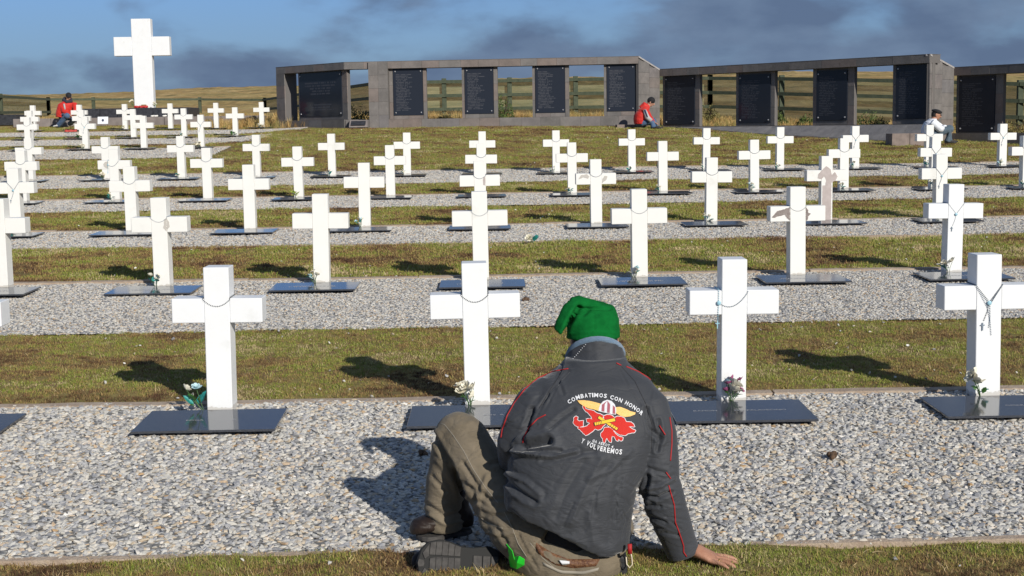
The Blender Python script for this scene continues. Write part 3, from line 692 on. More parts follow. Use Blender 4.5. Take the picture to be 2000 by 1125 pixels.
# fallen sprig lying on the third row gravel
g0 = G(1043, 478); bouquet((g0.x, g0.y, gz(g0.x, g0.y)+.015), [(TEAL, 4, .075, True), (CREAM, 3, .045, False)], 77, 'teal and white sprig fallen on open gravel, away from any cross', h=.05, group='flowers left at the crosses')
# loose brown clods / dry leaves on gravel
CLOD = mat('brown_clod', (.10, .06, .035), .95, nscale=30, namt=.5)
for i, (px, py, s, lb) in enumerate(((1624, 900, .032, 'brown seed head lying on gravel right of the seated man'), (828, 893, .028, 'brown dry clod on gravel left of the bent knee'), (1027, 590, .035, 'dark brown clod on the gravel left of the green cap'), (1527, 551, .03, 'dark clod beside the plate right of the peeled cross'))):
    g = G(px, py); mb = MB(); rq = random.Random(i)
    for _ in range(9): mb.ball((rq.uniform(-s,s)*.6, rq.uniform(-s,s)*.6, rq.uniform(0, s)*.5), rq.uniform(.25, .5)*s, 6, 4)
    o = mb.build('dry_clod', CLOD); o.location = (g.x, g.y, gz(g.x, g.y)+.012); tag(o, lb, 'clod')

# ------------------------------------------------------------------ tall cross, plinth
tc_ = P(284, 212, 47.5); zt = tc_.z
bc = empty('tall_cross', (tc_.x, 47.5, zt)); tag(bc, 'tall white memorial cross on a black stepped base above the graves', 'cross')
s47 = 47.5/F*1.0; TH = 170*s47; bw = 37*s47; ba = 106*s47; at = TH-34*s47; ab = TH-70*s47; bt = .33
mb = MB().box((0, 0, TH/2), (bw, bt, TH)); o = mb.build('post', PAINT, bevel=.012); o.parent = bc
for s in (-1, 1):
    o = MB().box((s*(bw/2+ba/2)/2, 0, (at+ab)/2), (ba/2-bw/2-.001, bt-.006, at-ab)).build('arm', PAINT, bevel=.012); o.parent = bc
BRASS = mat('brass_dull', (.35, .22, .10), .5, metal=.6); o = MB().box((0, -bt/2-.02, .07), (.16, .05, .12)).build('memorial_box', BRASS, bevel=.004); o.parent = bc
BLK = mat('black_stone', (.035, .036, .042), .35, nscale=12, namt=.4); GREYS = mat('grey_step_stone', (.16, .14, .135), .85, nscale=3, color2=(.24, .21, .20), bump=.3)
def ptxy(px, py, Y): p = P(px, py, Y); return p
pl = empty('cross_plinth', (tc_.x, 46.5, 0)); tag(pl, 'low plinth of grey paving and black granite steps under the tall cross', 'plinth')
zb = P(300, 213, 46.4).z
xa, xb = P(160, 220, 46).x, P(368, 220, 46).x; za = P(265, 229.5, 46).z
n = 6
for i in range(n):
    x0 = xa + (xb-xa)*i/n; x1 = xa + (xb-xa)*(i+1)/n
    o = MB().box(((x0+x1)/2, 46.9, (za+zt)/2), (x1-x0-.012, 1.8, zt-za)).build('black_step', BLK, bevel=.006); o.parent = pl; o.matrix_parent_inverse = pl.matrix_world.inverted()
xa2, xb2 = P(25, 238, 44.8).x, P(505, 238, 44.8).x; zc = P(265, 246, 44.8).z - .15
n = 13
for i in range(n):
    x0 = xa2 + (xb2-xa2)*i/n; x1 = xa2 + (xb2-xa2)*(i+1)/n
    o = MB().box(((x0+x1)/2, 45.9, (za+zc)/2-.002), (x1-x0-.014, 2.2, za-zc)).build('paving_stone', GREYS, bevel=.006); o.parent = pl; o.matrix_parent_inverse = pl.matrix_world.inverted()
o = MB().box((P(0, 235, 46).x, 46.2, za-.02), (1.2, .9, .34)).build('dark_bench_block', BLK, bevel=.008); tag(o, 'dark stone bench block at the left edge before the fence', 'bench')
# offerings at the foot of the tall cross
def at_on(px, Y, z): return (P(px, 220, Y).x, Y, z)
mb = MB()
for k in range(26):
    a = k/26*6.283; mb.ball((.20*math.cos(a), .06*math.sin(a)-.0, .05+.015*math.sin(k*2.1)), .035, 6, 4)
o = mb.build('wreath', REDP, smooth=True); o.location = at_on(276, 47.1, zt); tag(o, 'red flower wreath lying at the foot of the tall cross', 'wreath')
bouquet(at_on(262, 47.0, zt), [(CREAM, 4, .055, False), (GRN, 3, .07, True)], 5, 'white flowers left of the tall cross foot', h=.22)
bouquet(at_on(306, 47.0, zt), [(CREAM, 4, .05, False), (LIME, 5, .08, True)], 6, 'cream and lime flowers right of the tall cross foot', h=.16)
for i, px in enumerate((297, 303, 320)):
    o = MB().ball((0,0,.03), (.06,.05,.03), 8, 5).ball((.05,.02,.035), (.04,.04,.03), 8, 5).build('white_pebble', WHT, smooth=True); o.location = at_on(px, 45.3, za); tag(o, ['left of the three white pebbles on the grey paving', 'middle of the three white pebbles on the grey paving', 'right of the three white pebbles on the grey paving'][i], 'pebble', 'pebbles before the black step')
# sheet with an emblem
PAP = mat('paper_white', (.74, .78, .84), .6); INK = mat('ink_dark', (.04, .05, .10), .6)
sc = 43.9/F; p0 = P(201, 235, 43.9)
t = empty('paper_sheet', p0); tag(t, 'pale paper sheet with a dark round emblem leaning on the grey plinth', 'sign')
o = MB().box((0, 0, 0), (20*sc, .006, 14*sc)).build('sheet', PAP); o.parent = t
o = MB().ball((0, -.006, 0), (2.3*sc, .003, 2.6*sc), 12, 8).build('emblem', INK); o.parent = t
t.rotation_euler.x = R(-12)
CLO = mat('red_cloth', (.5, .06, .05), .8); p0 = G(139, 259.5)
mb = MB(); rings = []
for i in range(9):
    xx = -.16 + .04*i; rings.append([(xx, -.10, .0), (xx, -.05, .05+.015*math.sin(i*1.9)), (xx, .04, .055+.012*math.cos(i*2.3)), (xx, .10, 0)])
mb.loft(rings); o = mb.build('folded_cloth', CLO, smooth=True); o.location = (p0.x, p0.y, gz(p0.x, p0.y)+.03); tag(o, 'folded red cloth on a plate in the rearmost row', 'cloth')

# ------------------------------------------------------------------ memorial wall
def stone_tile_mat(name, a, b):
    m = bpy.data.materials.new(name); m.use_nodes = True; t = m.node_tree; bs = t.nodes['Principled BSDF']; bs.inputs['Roughness'].default_value = .85; bs.inputs['Specular IOR Level'].default_value = .25
    oi = N(t, 'ShaderNodeObjectInfo'); g = N(t, 'ShaderNodeNewGeometry'); n = noise(t, g.outputs['Position'], 4, 6); n2 = noise(t, g.outputs['Position'], 25, 4)
    c = ramp(t, oi.outputs['Random'], [(0, a), (.55, b), (.85, (.20, .165, .15)), (1, (.175, .17, .175))])
    c = mixc(t, .6, c, ramp(t, n, [(.3, (.65,.65,.65)), (.7, (1.25,1.22,1.2))]), 'MULTIPLY'); c = mixc(t, ramp(t, n2, [(.62, (0,0,0)), (.72, (.3,.3,.3))]), c, (.36, .35, .33))
    t.links.new(c, bs.inputs['Base Color'])
    bp = N(t, 'ShaderNodeBump'); bp.inputs['Strength'].default_value = .4; bp.inputs['Distance'].default_value = .01; t.links.new(n2, bp.inputs['Height']); t.links.new(bp.outputs[0], bs.inputs['Normal']); return m
TILE = stone_tile_mat('porphyry_tile', (.15, .142, .138), (.19, .178, .172)); MORT = mat('mortar_core', (.13, .12, .115), .95, bump=.3)
COPE = mat('pale_coping', (.36, .34, .33), .8, nscale=6, namt=.15)
def inscription_mat(name, rows, wide):
    m = bpy.data.materials.new(name); m.use_nodes = True; t = m.node_tree; b = t.nodes['Principled BSDF']; b.inputs['Roughness'].default_value = .12; b.inputs['Specular IOR Level'].default_value = .16
    uv = N(t, 'ShaderNodeUVMap'); s = N(t, 'ShaderNodeSeparateXYZ'); t.links.new(uv.outputs[0], s.inputs[0]); u, v = s.outputs[0], s.outputs[1]
    oi = N(t, 'ShaderNodeObjectInfo')
    rv = M(t, 'MULTIPLY', v, float(rows)); ri = M(t, 'FLOOR', rv); fr = M(t, 'FRACT', rv)
    cb = N(t, 'ShaderNodeCombineXYZ'); t.links.new(ri, cb.inputs[0]); t.links.new(oi.outputs['Random'], cb.inputs[1])
    wn = N(t, 'ShaderNodeTexWhiteNoise', noise_dimensions='2D'); t.links.new(cb.outputs[0], wn.inputs[0])
    L = M(t, 'ADD', M(t, 'MULTIPLY', wn.outputs[0], .30), .40)
    if wide:
        a = M(t, 'LESS_THAN', M(t, 'ABSOLUTE', M(t, 'SUBTRACT', u, .5)), M(t, 'MULTIPLY', L, .52))
        band = M(t, 'ADD', M(t, 'MULTIPLY', M(t, 'LESS_THAN', M(t, 'ABSOLUTE', M(t, 'SUBTRACT', v, .64)), .16), 1.0), M(t, 'LESS_THAN', M(t, 'ABSOLUTE', M(t, 'SUBTRACT', v, .21)), .07))
        msk = M(t, 'MULTIPLY', a, band)
    else:
        msk = M(t, 'MULTIPLY', M(t, 'GREATER_THAN', u, .09), M(t, 'LESS_THAN', u, L))
        msk = M(t, 'MULTIPLY', msk, M(t, 'MULTIPLY', M(t, 'GREATER_THAN', v, .09), M(t, 'LESS_THAN', v, .90)))
    msk = M(t, 'MULTIPLY', msk, M(t, 'LESS_THAN', fr, .55))
    cb2 = N(t, 'ShaderNodeCombineXYZ'); t.links.new(M(t, 'FLOOR', M(t, 'MULTIPLY', u, 52)), cb2.inputs[0]); t.links.new(ri, cb2.inputs[1])
    wn2 = N(t, 'ShaderNodeTexWhiteNoise', noise_dimensions='2D'); t.links.new(cb2.outputs[0], wn2.inputs[0])
    msk = M(t, 'MULTIPLY', msk, M(t, 'GREATER_THAN', wn2.outputs[0], .22))
    c = mixc(t, M(t, 'MULTIPLY', msk, .22), (.024, .029, .042), (.20, .20, .22)); t.links.new(c, b.inputs['Base Color'])
    t.links.new(M(t, 'ADD', M(t, 'MULTIPLY', msk, .4), .12), b.inputs['Roughness']); return m
NAMES = inscription_mat('engraved_names_panel', 30, False); DEDI = inscription_mat('engraved_dedication_panel', 16, True)
BOLT = mat('bolt_steel', (.6, .6, .62), .35, metal=.8)
mw = empty('memorial_wall', P(900, 245, 39.5)); tag(mw, 'stepped dark stone memorial wall with black name panels across the back', 'wall')
mwi = mw.matrix_world.inverted()
unit = MB().box((0,0,0), (1,1,1)).mesh('stone_tile'); unit.materials.append(TILE)
tile_n = [0]
class Seg:
    """vertical plane from A to B (plan); local frame s along, d outwards (towards viewer), z"""
    def __init__(s, A, B): s.A, s.B = Vector(A), Vector(B); s.L = (s.B-s.A).length; s.t = (s.B-s.A)/s.L; s.n = Vector((s.t.y, -s.t.x)); s.ang = math.atan2(s.t.y, s.t.x)
    def s_at(s, px, py=185):
        d = ray(px, py); o = Vector((CX, 0)); dd = Vector((d.x, d.y)); M_ = Matrix(((dd.x, -s.t.x), (dd.y, -s.t.y))); r = M_.inverted() @ (s.A - o); return r[1]
    def box(s, mb, s0, s1, d0, d1, z0, z1, z1b=None, z0b=None):
        z1b = z1 if z1b is None else z1b; z0b = z0 if z0b is None else z0b
        q = []
        for (ss, zl, zh) in ((s0, z0, z1), (s1, z0b, z1b)):
            for dd in (d0, d1):
                p = s.A + s.t*ss + s.n*dd
                q += [(p.x, p.y, zl), (p.x, p.y, zh)]
        mb.add(q, [(0,1,3,2), (4,6,7,5), (0,4,5,1), (2,3,7,6), (1,5,7,3), (0,2,6,4)])
    def tile(s, s0, s1, d0, d1, z0, z1, name='stone_tile', m=None, me=None):
        if s1-s0 < .02 or z1-z0 < .02: return
        o = bpy.data.objects.new(name, me or unit); col.objects.link(o); o.parent = mw; o.matrix_parent_inverse = mwi
        g_ = .0022; jit = random.uniform(-.0015, .002)
        p = s.A + s.t*(s0+s1)/2 + s.n*((d0+d1)/2+jit)
        o.location = (p.x, p.y, (z0+z1)/2); o.rotation_euler.z = s.ang; o.scale = (s1-s0-2*g_, d1-d0, z1-z0-2*g_); return o
core = MB()
BH = .19
def run(seg, s0, s1, d0, d1, z0, z1, step, rows=1):
    n = max(1, round((s1-s0)/step)); c = [s0 + (s1-s0)*i/n + (random.uniform(-.05, .05) if 0 < i < n else 0) for i in range(n+1)]
    for r_ in range(rows):
        za_, zb_ = z0+(z1-z0)*r_/rows, z0+(z1-z0)*(r_+1)/rows
        for i in range(n): seg.tile(c[i], c[i+1], d0, d1, za_, zb_)
def panel(seg, sa, sb, z0, z1, m, d=-.10):
    # black slab with bolts
    q = []; 
    me = MB(); seg.box(me, sa, sb, d-.02, d+.03, z0, z1); me_ = me.mesh('name_panel'); me_.materials.append(m)
    uvl = me_.uv_layers.new(name='UVMap')
    for l in me_.loops:
        v = me_.vertices[l.vertex_index].co; uvl.data[l.index].uv = ((Vector((v.x, v.y))-seg.A).dot(seg.t)-sa)/(sb-sa), (v.z-z0)/(z1-z0)
    o = bpy.data.objects.new('name_panel', me_); col.objects.link(o); o.parent = mw; o.matrix_parent_inverse = mwi
    for ss in (sa+.06, sb-.06):
        for zz in (z0+.07, z1-.07):
            p = seg.A + seg.t*ss + seg.n*(d+.034); b_ = MB().ball((0,0,0), .022, 8, 5).mesh('bolt'); b_.materials.append(BOLT)
            bo = bpy.data.objects.new('bolt', b_); col.objects.link(bo); bo.parent = o; bo.location = (p.x, p.y, zz)
def zpx(px, py, seg):   # height of a pixel on the segment's plane
    ss = seg.s_at(px, py); p = seg.A + seg.t*ss; return P(px, py, p.y).z
def segment(A, B, ztop, panels, zplinth, zbase, dpier=-.12, m=NAMES, pad_end=True, s_end=None):
    seg = Seg(A, B); L = seg.L
    # beam
    seg.box(core, 0, L, -.40, -.012, ztop-BH, ztop-.006); run(seg, 0, L, -.012, .012, ztop-BH, ztop, .52)
    seg.box(core, 0, L, -.42, .015, ztop, ztop+.012)
    # plinth
    seg.box(core, 0, L, -.42, .028, zbase, zplinth-.006); run(seg, 0, L, .028, .05, zbase, zplinth, .55)
    for (pa, pb, ya, yb, fa, fb) in panels:        # panel px range, its top/bottom px, pier px range
        sa, sb = seg.s_at(pa), seg.s_at(pb); f0, f1 = max(0, seg.s_at(fa)), min(L, seg.s_at(fb))
        seg.box(core, f0+.004, f1-.004, -.22, dpier-.012, zplinth-.01, ztop-BH+.01)
        z0 = zpx((pa+pb)/2, yb, seg); z1 = zpx((pa+pb)/2, ya, seg)
        hh = (ztop-BH-zplinth)/3
        for k in range(3):
            seg.tile(f0, sa-.004, dpier-.012, dpier+.012, zplinth+hh*k, zplinth+hh*(k+1)); seg.tile(sb+.004, f1, dpier-.012, dpier+.012, zplinth+hh*k, zplinth+hh*(k+1))
        seg.tile(sa, (sa+sb)/2, dpier-.012, dpier+.012, zplinth, z0-.004); seg.tile((sa+sb)/2, sb, dpier-.012, dpier+.012, zplinth, z0-.004)
        panel(seg, sa, sb, z0, min(z1, ztop-BH-.01), m, d=dpier)
    return seg
def XY(px, Y, py=185): p = P(px, py, Y); return (p.x, p.y)
Z1, Z2, Z3 = 3.215, 2.895, 2.63
# first segment (left, angled) with the wide dedication panel
A0, B0 = XY(541, 42), XY(674, 39.25)
s0 = Seg(A0, B0)
S0 = segment(A0, B0, Z1, [(580, 662, 142, 227, 577, 672)], 1.66, 1.40, m=DEDI)
S0.box(core, .004, S0.s_at(556), -.42, -.014, 1.40, Z1-BH)
for k in range(4): S0.tile(0, S0.s_at(557), -.014, .014, 1.62+.35*k, 1.62+.35*(k+1) if k < 3 else Z1-BH)
# second segment
A1, B1 = B0, XY(1247, 38.1)
S1 = segment(A1, B1, Z1, [(767, 825, 134, 225, 759, 832), (907, 963, 132, 222, 901, 971), (1045, 1103, 128, 220, 1039, 1111), (1185, 1240, 125, 217, 1179, 1247)], 1.645, 1.38)
sa, sb = S1.s_at(721), S1.s_at(759)
S1.box(core, sa+.003, sb-.003, -.41, .04, 1.40, Z1-.02)
for k in range(5):
    z0_, z1_ = 1.40+(Z1-1.40)*k/5, 1.40+(Z1-1.40)*(k+1)/5
    S1.tile(sa, (sa+sb)/2, .04, .062, z0_, z1_); S1.tile((sa+sb)/2, sb, .04, .062, z0_, z1_)
# third
A2, B2 = XY(1288, 39.0), XY(1815, 32.2)
S2 = segment(A2, B2, Z2, [(1294, 1352, 149, 243, 1289, 1361), (1438, 1500, 146, 240, 1432, 1508), (1590, 1650, 138, 235, 1582, 1663), (1745, 1811, 127, 232, 1738, 1815)], 1.33, .90)
A3, B3 = XY(1862, 33.3), XY(2130, 30.2)
S3 = segment(A3, B3, Z3, [(1868, 1938, 150, 257, 1862, 1953), (2035, 2105, 146, 254, 2028, 2120)], 1.10, .70)
# return walls with sloping coping
def ret(A, B, za_, zb_, base):
    sg = Seg(A, B); L = sg.L; sg.box(core, .01, L, -.07, -.014, base, za_-.03, zb_-.03)
    cm = MB(); sg.box(cm, .0, L+.0, -.10, .02, za_-.03, za_+.012, zb_+.012, zb_-.03); o = cm.build('coping', COPE, mw)
    rows = 6
    for r_ in range(rows):
        for j in range(2):
            a, b = L*j/2, L*(j+1)/2
            topa = za_+(zb_-za_)*((a+b)/2/L) - .04; hh = (topa-base)/rows
            sg.tile(a, b, -.014, .01, base+hh*r_, base+hh*(r_+1))
ret(B1, A2, Z1, Z2, 1.30); ret(B2, A3, Z2, Z3, .80)
o = core.build('wall_core', MORT, mw)
# sloped skirting before the third segment: individual paving slabs
SL = mat('skirting_slab', (.15, .145, .15), .8, nscale=5, color2=(.22, .21, .21), bump=.3); SLW = mat('skirting_pink', (.22, .175, .155), .85, nscale=6, namt=.2)
sk = empty('sloping_kerb', (S2.A.x, S2.A.y, 1)); tag(sk, 'sloping grey slab skirting along the foot of the right hand wall', 'kerb')
n = 17
for i in range(n):
    a, b = S2.L*i/n, S2.L*(i+1)/n - .008
    p = [S2.A + S2.t*a, S2.A + S2.t*b]; q = []
    for pp in p:
        f_ = pp + S2.n*.38; r_ = pp + S2.n*.055; g_ = gz(f_.x, f_.y)
        q += [(f_.x, f_.y, g_-.1), (f_.x, f_.y, g_+.03), (r_.x, r_.y, 1.315), (r_.x, r_.y, g_-.1)]
    MB().loft([q[:4], q[4:]]).build('slab', SL, sk)
# red granite blocks used as low seats at the ends
def seat_block(px0, px1, py0, py1, Y, label, m=SLW, cat='seat'):
    a, b = P(px0, py1, Y), P(px1, py1, Y); zt_ = P(px0, py0, Y).z; t = empty('seat_block', ((a.x+b.x)/2, Y, a.z)); tag(t, label, cat)
    n_ = max(2, round((b.x-a.x)/.45)); w_ = (b.x-a.x)/n_
    for i in range(n_): o = MB().box((a.x+w_*(i+.5), Y+.25, (zt_+a.z-.2)/2), (w_-.008, .5, zt_-a.z+.2)).build('stone_block', m, t, bevel=.005)
    return t
seat_block(1205, 1262, 243.5, 250, 37.3, 'low stone block under the red jacketed man at the wall corner')
seat_block(1742, 1812, 261, 272, 31.2, 'low reddish stone block under the white shirted man')
# small leaning sign stone
p0 = P(700, 240, 38.9); t = empty('small_plaque', p0); tag(t, 'small slanted stone with a dark plate at the wall foot', 'plaque')
k = 38.9/F; mb = MB(); mb.add([(-18*k,-.1,-.12), (18*k,-.1,-.12), (17*k,.1,5.5*k), (-17*k,.1,5.5*k), (-18*k,.25,-.12), (18*k,.25,-.12), (17*k,.25,5.5*k), (-17*k,.25,5.5*k)], [(0,1,2,3), (4,7,6,5), (0,4,5,1), (3,2,6,7), (0,3,7,4), (1,5,6,2)])
o = mb.build('stone', GREYS); o.parent = t
o = MB().add([(-14*k,-.085,-.06), (14*k,-.085,-.06), (14*k,.078,3.9*k), (-14*k,.078,3.9*k)], [(0,1,2,3)]).build('plate', BLK); o.parent = t; o.location.y = -.012

# ------------------------------------------------------------------ fence behind
FGR = mat('fence_green', (.045, .06, .035), .8, nscale=9, color2=(.075, .09, .055), bump=.4); 
def net_material():
    m = bpy.data.materials.new('windbreak_net'); m.use_nodes = True; t = m.node_tree; b = t.nodes['Principled BSDF']; b.inputs['Roughness'].default_value = .9
    g = N(t, 'ShaderNodeNewGeometry'); mp_ = N(t, 'ShaderNodeMapping'); mp_.inputs['Scale'].default_value = (.6, .6, 5); t.links.new(g.outputs['Position'], mp_.inputs[0])
    n = noise(t, mp_.outputs[0], 1.6, 6, .65); t.links.new(ramp(t, n, [(.35, (.13, .145, .075)), (.55, (.20, .215, .13)), (.7, (.25, .23, .13))]), b.inputs['Base Color'])
    tr = N(t, 'ShaderNodeBsdfTransparent'); mxs = N(t, 'ShaderNodeMixShader'); mxs.inputs[0].default_value = .62; o_ = t.nodes['Material Output']
    t.links.new(tr.outputs[0], mxs.inputs[1]); t.links.new(b.outputs[0], mxs.inputs[2]); t.links.new(mxs.outputs[0], o_.inputs[0]); return m
NETM = net_material()
def fence(pts, label, rails, post_h=0.08, net=None, group='rail fences round the cemetery'):
    """pts: list of (x, y, ztop) at posts"""
    t = empty('rail_fence', (pts[0][0], pts[0][1], gz(pts[0][0], pts[0][1]))); tag(t, label, 'fence', group)
    for (x, y, zt_) in pts:
        b_ = gz(x, y)-.2; MB().box((x, y, (b_+zt_+post_h)/2), (.15, .13, zt_+post_h-b_)).build('post', FGR, t, bevel=.008)
    for (x0, y0, z0_), (x1, y1, z1_) in zip(pts, pts[1:]):
        d = Vector((x1-x0, y1-y0, 0)).normalized()*.04; nn = Vector((d.y, -d.x, 0)).normalized()*.09
        for dz in rails:
            a, b_ = Vector((x0, y0, z0_-dz)) + nn, Vector((x1, y1, z1_-dz)) + nn
            w_ = Vector((0, 0, .052)); q = nn*.28
            MB().add([a-w_-q, a+w_-q, a+w_+q, a-w_+q, b_-w_-q, b_+w_-q, b_+w_+q, b_-w_+q], [(0,1,2,3), (4,7,6,5), (0,4,5,1), (1,5,6,2), (2,6,7,3), (3,7,4,0)]).build('rail', FGR, t)
        if net:
            a0, a1 = Vector((x0, y0, 0)) - nn*.9, Vector((x1, y1, 0)) - nn*.9; g0_, g1_ = gz(x0, y0), gz(x1, y1)
            MB().add([(a0.x, a0.y, g0_), (a1.x, a1.y, g1_), (a1.x, a1.y, z1_), (a0.x, a0.y, z0_)], [(0,1,2,3)]).build('windbreak_net', NETM, t)
    return t
def fp(px, py, Y): p = P(px, py, Y); return (p.x, p.y, p.z)
fence([fp(-260, 172, 41), fp(-120, 179, 46), fp(0, 187, 53), fp(94, 193, 68)], 'dark rail fence with green netting at the far left', (0.03, .62, 1.12), net=True)
fence([fp(94, 193, 68), fp(182, 193, 69), fp(286, 193, 70), fp(390, 193, 71), fp(517, 194, 70)], 'dark rail fence behind the tall cross', (0.03, .78), net=None)
fence([fp(517, 194, 70), fp(600, 181, 58), fp(745, 160, 47)], 'slanting rail fence seen behind the dedication panel', (.03, .50, 1.0), net=True)
fence([fp(745, 160, 46.5), fp(867, 158, 46.5), fp(995, 156, 46.3), fp(1124, 153.5, 46), fp(1250, 151.5, 45.5), fp(1387, 151, 45)], 'green rail fence behind the left half of the memorial wall', (.03, .48, .92), net=True)
fence([fp(1387, 151, 45), fp(1527, 152, 43), fp(1666, 154, 41), fp(1830, 158, 39.5), fp(1993, 162, 38), fp(2150, 165, 37)], 'green rail fence behind the right half of the memorial wall', (.03, .48, .92), net=True)

# ------------------------------------------------------------------ dry grass and gorse behind the wall
def patch_scatter(name, poly, coll, dens, smin, smax, label, seed):
    xs = [p[0] for p in poly]; me = mesh_np(name, [(x, y, gz(x, y)) for x, y in poly], [tuple(range(len(poly)))])
    bm = bmesh.new(); bm.from_mesh(me); bmesh.ops.triangulate(bm, faces=bm.faces); bmesh.ops.subdivide_edges(bm, edges=bm.edges, cuts=8, use_grid_fill=True)
    for v in bm.verts: v.co.z = gz(v.co.x, v.co.y)
    bm.to_mesh(me); bm.free(); o = new_obj(name, me, SOIL); tag(o, label, kind='stuff'); scatter(o, coll, dens, smin, smax, .15, seed, keep=False)
patch_scatter('dry_grass', [(-8.6, 41.2), (-3.9, 40.5), (5.2, 39.4), (5.8, 46), (-4, 46.5), (-8, 49)], dry, 16, .45, 1.05, 'tawny dry grass between the memorial wall and the rail fence', 1)
patch_scatter('dry_grass', [(5.3, 40.3), (11.5, 33.9), (15.5, 32.0), (17, 37.5), (11, 40.5), (5.8, 45)], dry, 14, .35, .8, 'tawny dry grass behind the right half of the wall', 2)
patch_scatter('dry_grass', [(-16, 48), (-8, 47), (-7, 56), (-18, 60)], dry, 3, .5, .9, 'sparse dry grass behind the plinth of the tall cross', 3)
GORS = mat('gorse_leaf', (.045, .085, .02), .7, nscale=6, color2=(.11, .15, .03), coord='Generated'); GORS2 = mat('olive_bush_leaf', (.12, .11, .035), .7, nscale=6, color2=(.2, .17, .05)); TWIG = mat('twig_brown', (.07, .05, .035), .9)
def bush(px, py, Y, r, h, label, m, seed):
    rq = random.Random(seed); p = P(px, py, Y); z = gz(p.x, Y); t = empty('gorse_bush', (p.x, Y, z)); tag(t, label, 'bush', 'bushes behind the memorial wall')
    mb = MB(); st = MB()
    for i in range(10):
        a = rq.uniform(0, 6.28); e = Vector((math.cos(a)*r*rq.uniform(.3, .9), math.sin(a)*r*rq.uniform(.3, .9), h*rq.uniform(.5, .95))); st.tube([(0,0,-.05), e*.5 + Vector((0,0,.05)), e], [.015, .01, .005], 4)
    for i in range(900):
        a = rq.uniform(0, 6.28); rad = r*math.sqrt(rq.random()); hh = h*(1-(rad/r)**2*.6)*rq.uniform(.15, 1.05)*(.75+.35*math.sin(a*3+seed))
        c = Vector((math.cos(a)*rad, math.sin(a)*rad, hh)); d = Vector((rq.gauss(0,1), rq.gauss(0,1), rq.gauss(.6,1))).normalized()*.07; s_ = d.cross(Vector((rq.gauss(0,1), rq.gauss(0,1), rq.gauss(0,1)))).normalized()*.016
        mb.add([c-s_, c+s_, c+d], [(0,1,2)])
    o = mb.build('foliage', m); o.parent = t; o = st.build('stem', TWIG); o.parent = t
bush(693, 215, 41.5, .55, .62, 'dark green spreading bush seen beside the dedication panel', GORS, 1)
bush(982, 208, 42.5, .32, .80, 'upright green bush behind the second opening of the wall', GORS, 2)
bush(870, 225, 42, .30, .28, 'small low green bush behind the first opening of the wall', GORS2, 3)
bush(1383, 212, 42.5, .38, .5, 'olive bush behind the first opening right of the red jacket', GORS2, 4)
bush(1518, 215, 40.3, .30, .38, 'small green bush behind the second opening right of the red jacket', GORS, 5)
bush(1575, 218, 39.3, .28, .34, 'round green bush behind the third name panel right of the corner', GORS, 9)
bush(1700, 222, 36.0, .38, .55, 'leafy green bush left of the last panel before the white shirted man', GORS, 6)
bush(1722, 228, 35.7, .26, .4, 'olive bush touching the last panel before the white shirted man', GORS2, 7)
bush(1975, 235, 34.5, .5, .35, 'low dark bush at the right edge behind the wall', GORS2, 8)
#PEOPLE
# ------------------------------------------------------------------ people
def ringE(c, rx, ry, n=32, tilt=0, sq=2.3, ang=0):
    r = []
    for k in range(n):
        a = 2*math.pi*k/n; ca, sa = math.cos(a), math.sin(a)
        x = rx*abs(ca)**(2/sq)*(1 if ca >= 0 else -1); y = ry*abs(sa)**(2/sq)*(1 if sa >= 0 else -1)
        r.append(Vector((c[0]+x*math.cos(ang)-y*math.sin(ang), c[1]+x*math.sin(ang)+y*math.cos(ang), c[2]+tilt*y)))
    return r
def seg_dist(px, py, poly):
    d = np.full(px.shape, 1e9)
    for (ax, ay), (bx, by) in zip(poly, poly[1:]):
        vx, vy = bx-ax, by-ay; L = vx*vx+vy*vy+1e-9; t = np.clip(((px-ax)*vx+(py-ay)*vy)/L, 0, 1)
        d = np.minimum(d, np.hypot(px-ax-t*vx, py-ay-t*vy))
    return d
def get_vn(me):
    n = len(me.vertices); co = np.empty(n*3, np.float32); me.vertices.foreach_get('co', co); nn = np.empty(n*3, np.float32); me.vertex_normals.foreach_get('vector', nn)
    return co.reshape(-1, 3).astype(float), nn.reshape(-1, 3).astype(float)
def proj_np(co):
    x, y, z = co[:, 0]-CX, co[:, 1], co[:, 2]-CZ
    x, y = cy_*x + sy_*y, -sy_*x + cy_*y
    fw = cp_*y - sp_*z; up = sp_*y + cp_*z; X, Y = F*x/fw, F*up/fw
    return 1000 + cr_*X - sr_*Y, 562.5 - (sr_*X + cr_*Y)
def sculpt(me, folds, namp=.003, nfreq=(9, 30), direction=(1, .3, 1), seed=0):
    """push vertices along their normals: listed folds (px polyline, depth m, width px) and fine cloth noise"""
    co, nn = get_vn(me); px, py = proj_np(co)
    back = nn[:, 1] < .25
    disp = np.zeros(len(co))
    for poly, amp, w in folds:
        d = seg_dist(px, py, poly); e0 = .45*np.exp(-(d/w)**2) + .62*np.exp(-d/(w*.75)); disp += np.where(back, amp*e0 - amp*.45*np.exp(-((d-w*1.7)/w)**2), 0)
    u = co @ np.array(direction); v = co @ np.array([direction[2], 0, -direction[0]])
    disp += namp*((1-np.abs(2*fbm(u*nfreq[0], v*nfreq[1], 3, seed)-1))-.6)*2
    disp += namp*.6*((fbm(co[:, 0]*14+co[:, 1]*6, co[:, 2]*14, 3, seed+4))-.45)*2
    co = co + nn*disp[:, None]; me.vertices.foreach_set('co', co.astype(np.float32).ravel()); me.update()
def tree_of(me):
    return BVHTree.FromPolygons([v.co for v in me.vertices], [list(p.vertices) for p in me.polygons])
def drape(tree, px, py, off):
    d = ray(px, py).normalized(); h = tree.ray_cast(CAMP, d)
    if h[0] is None: return None
    n = h[1]
    if n.dot(d) > 0: n = -n
    return h[0] + (n*.4 - d*.6).normalized()*off
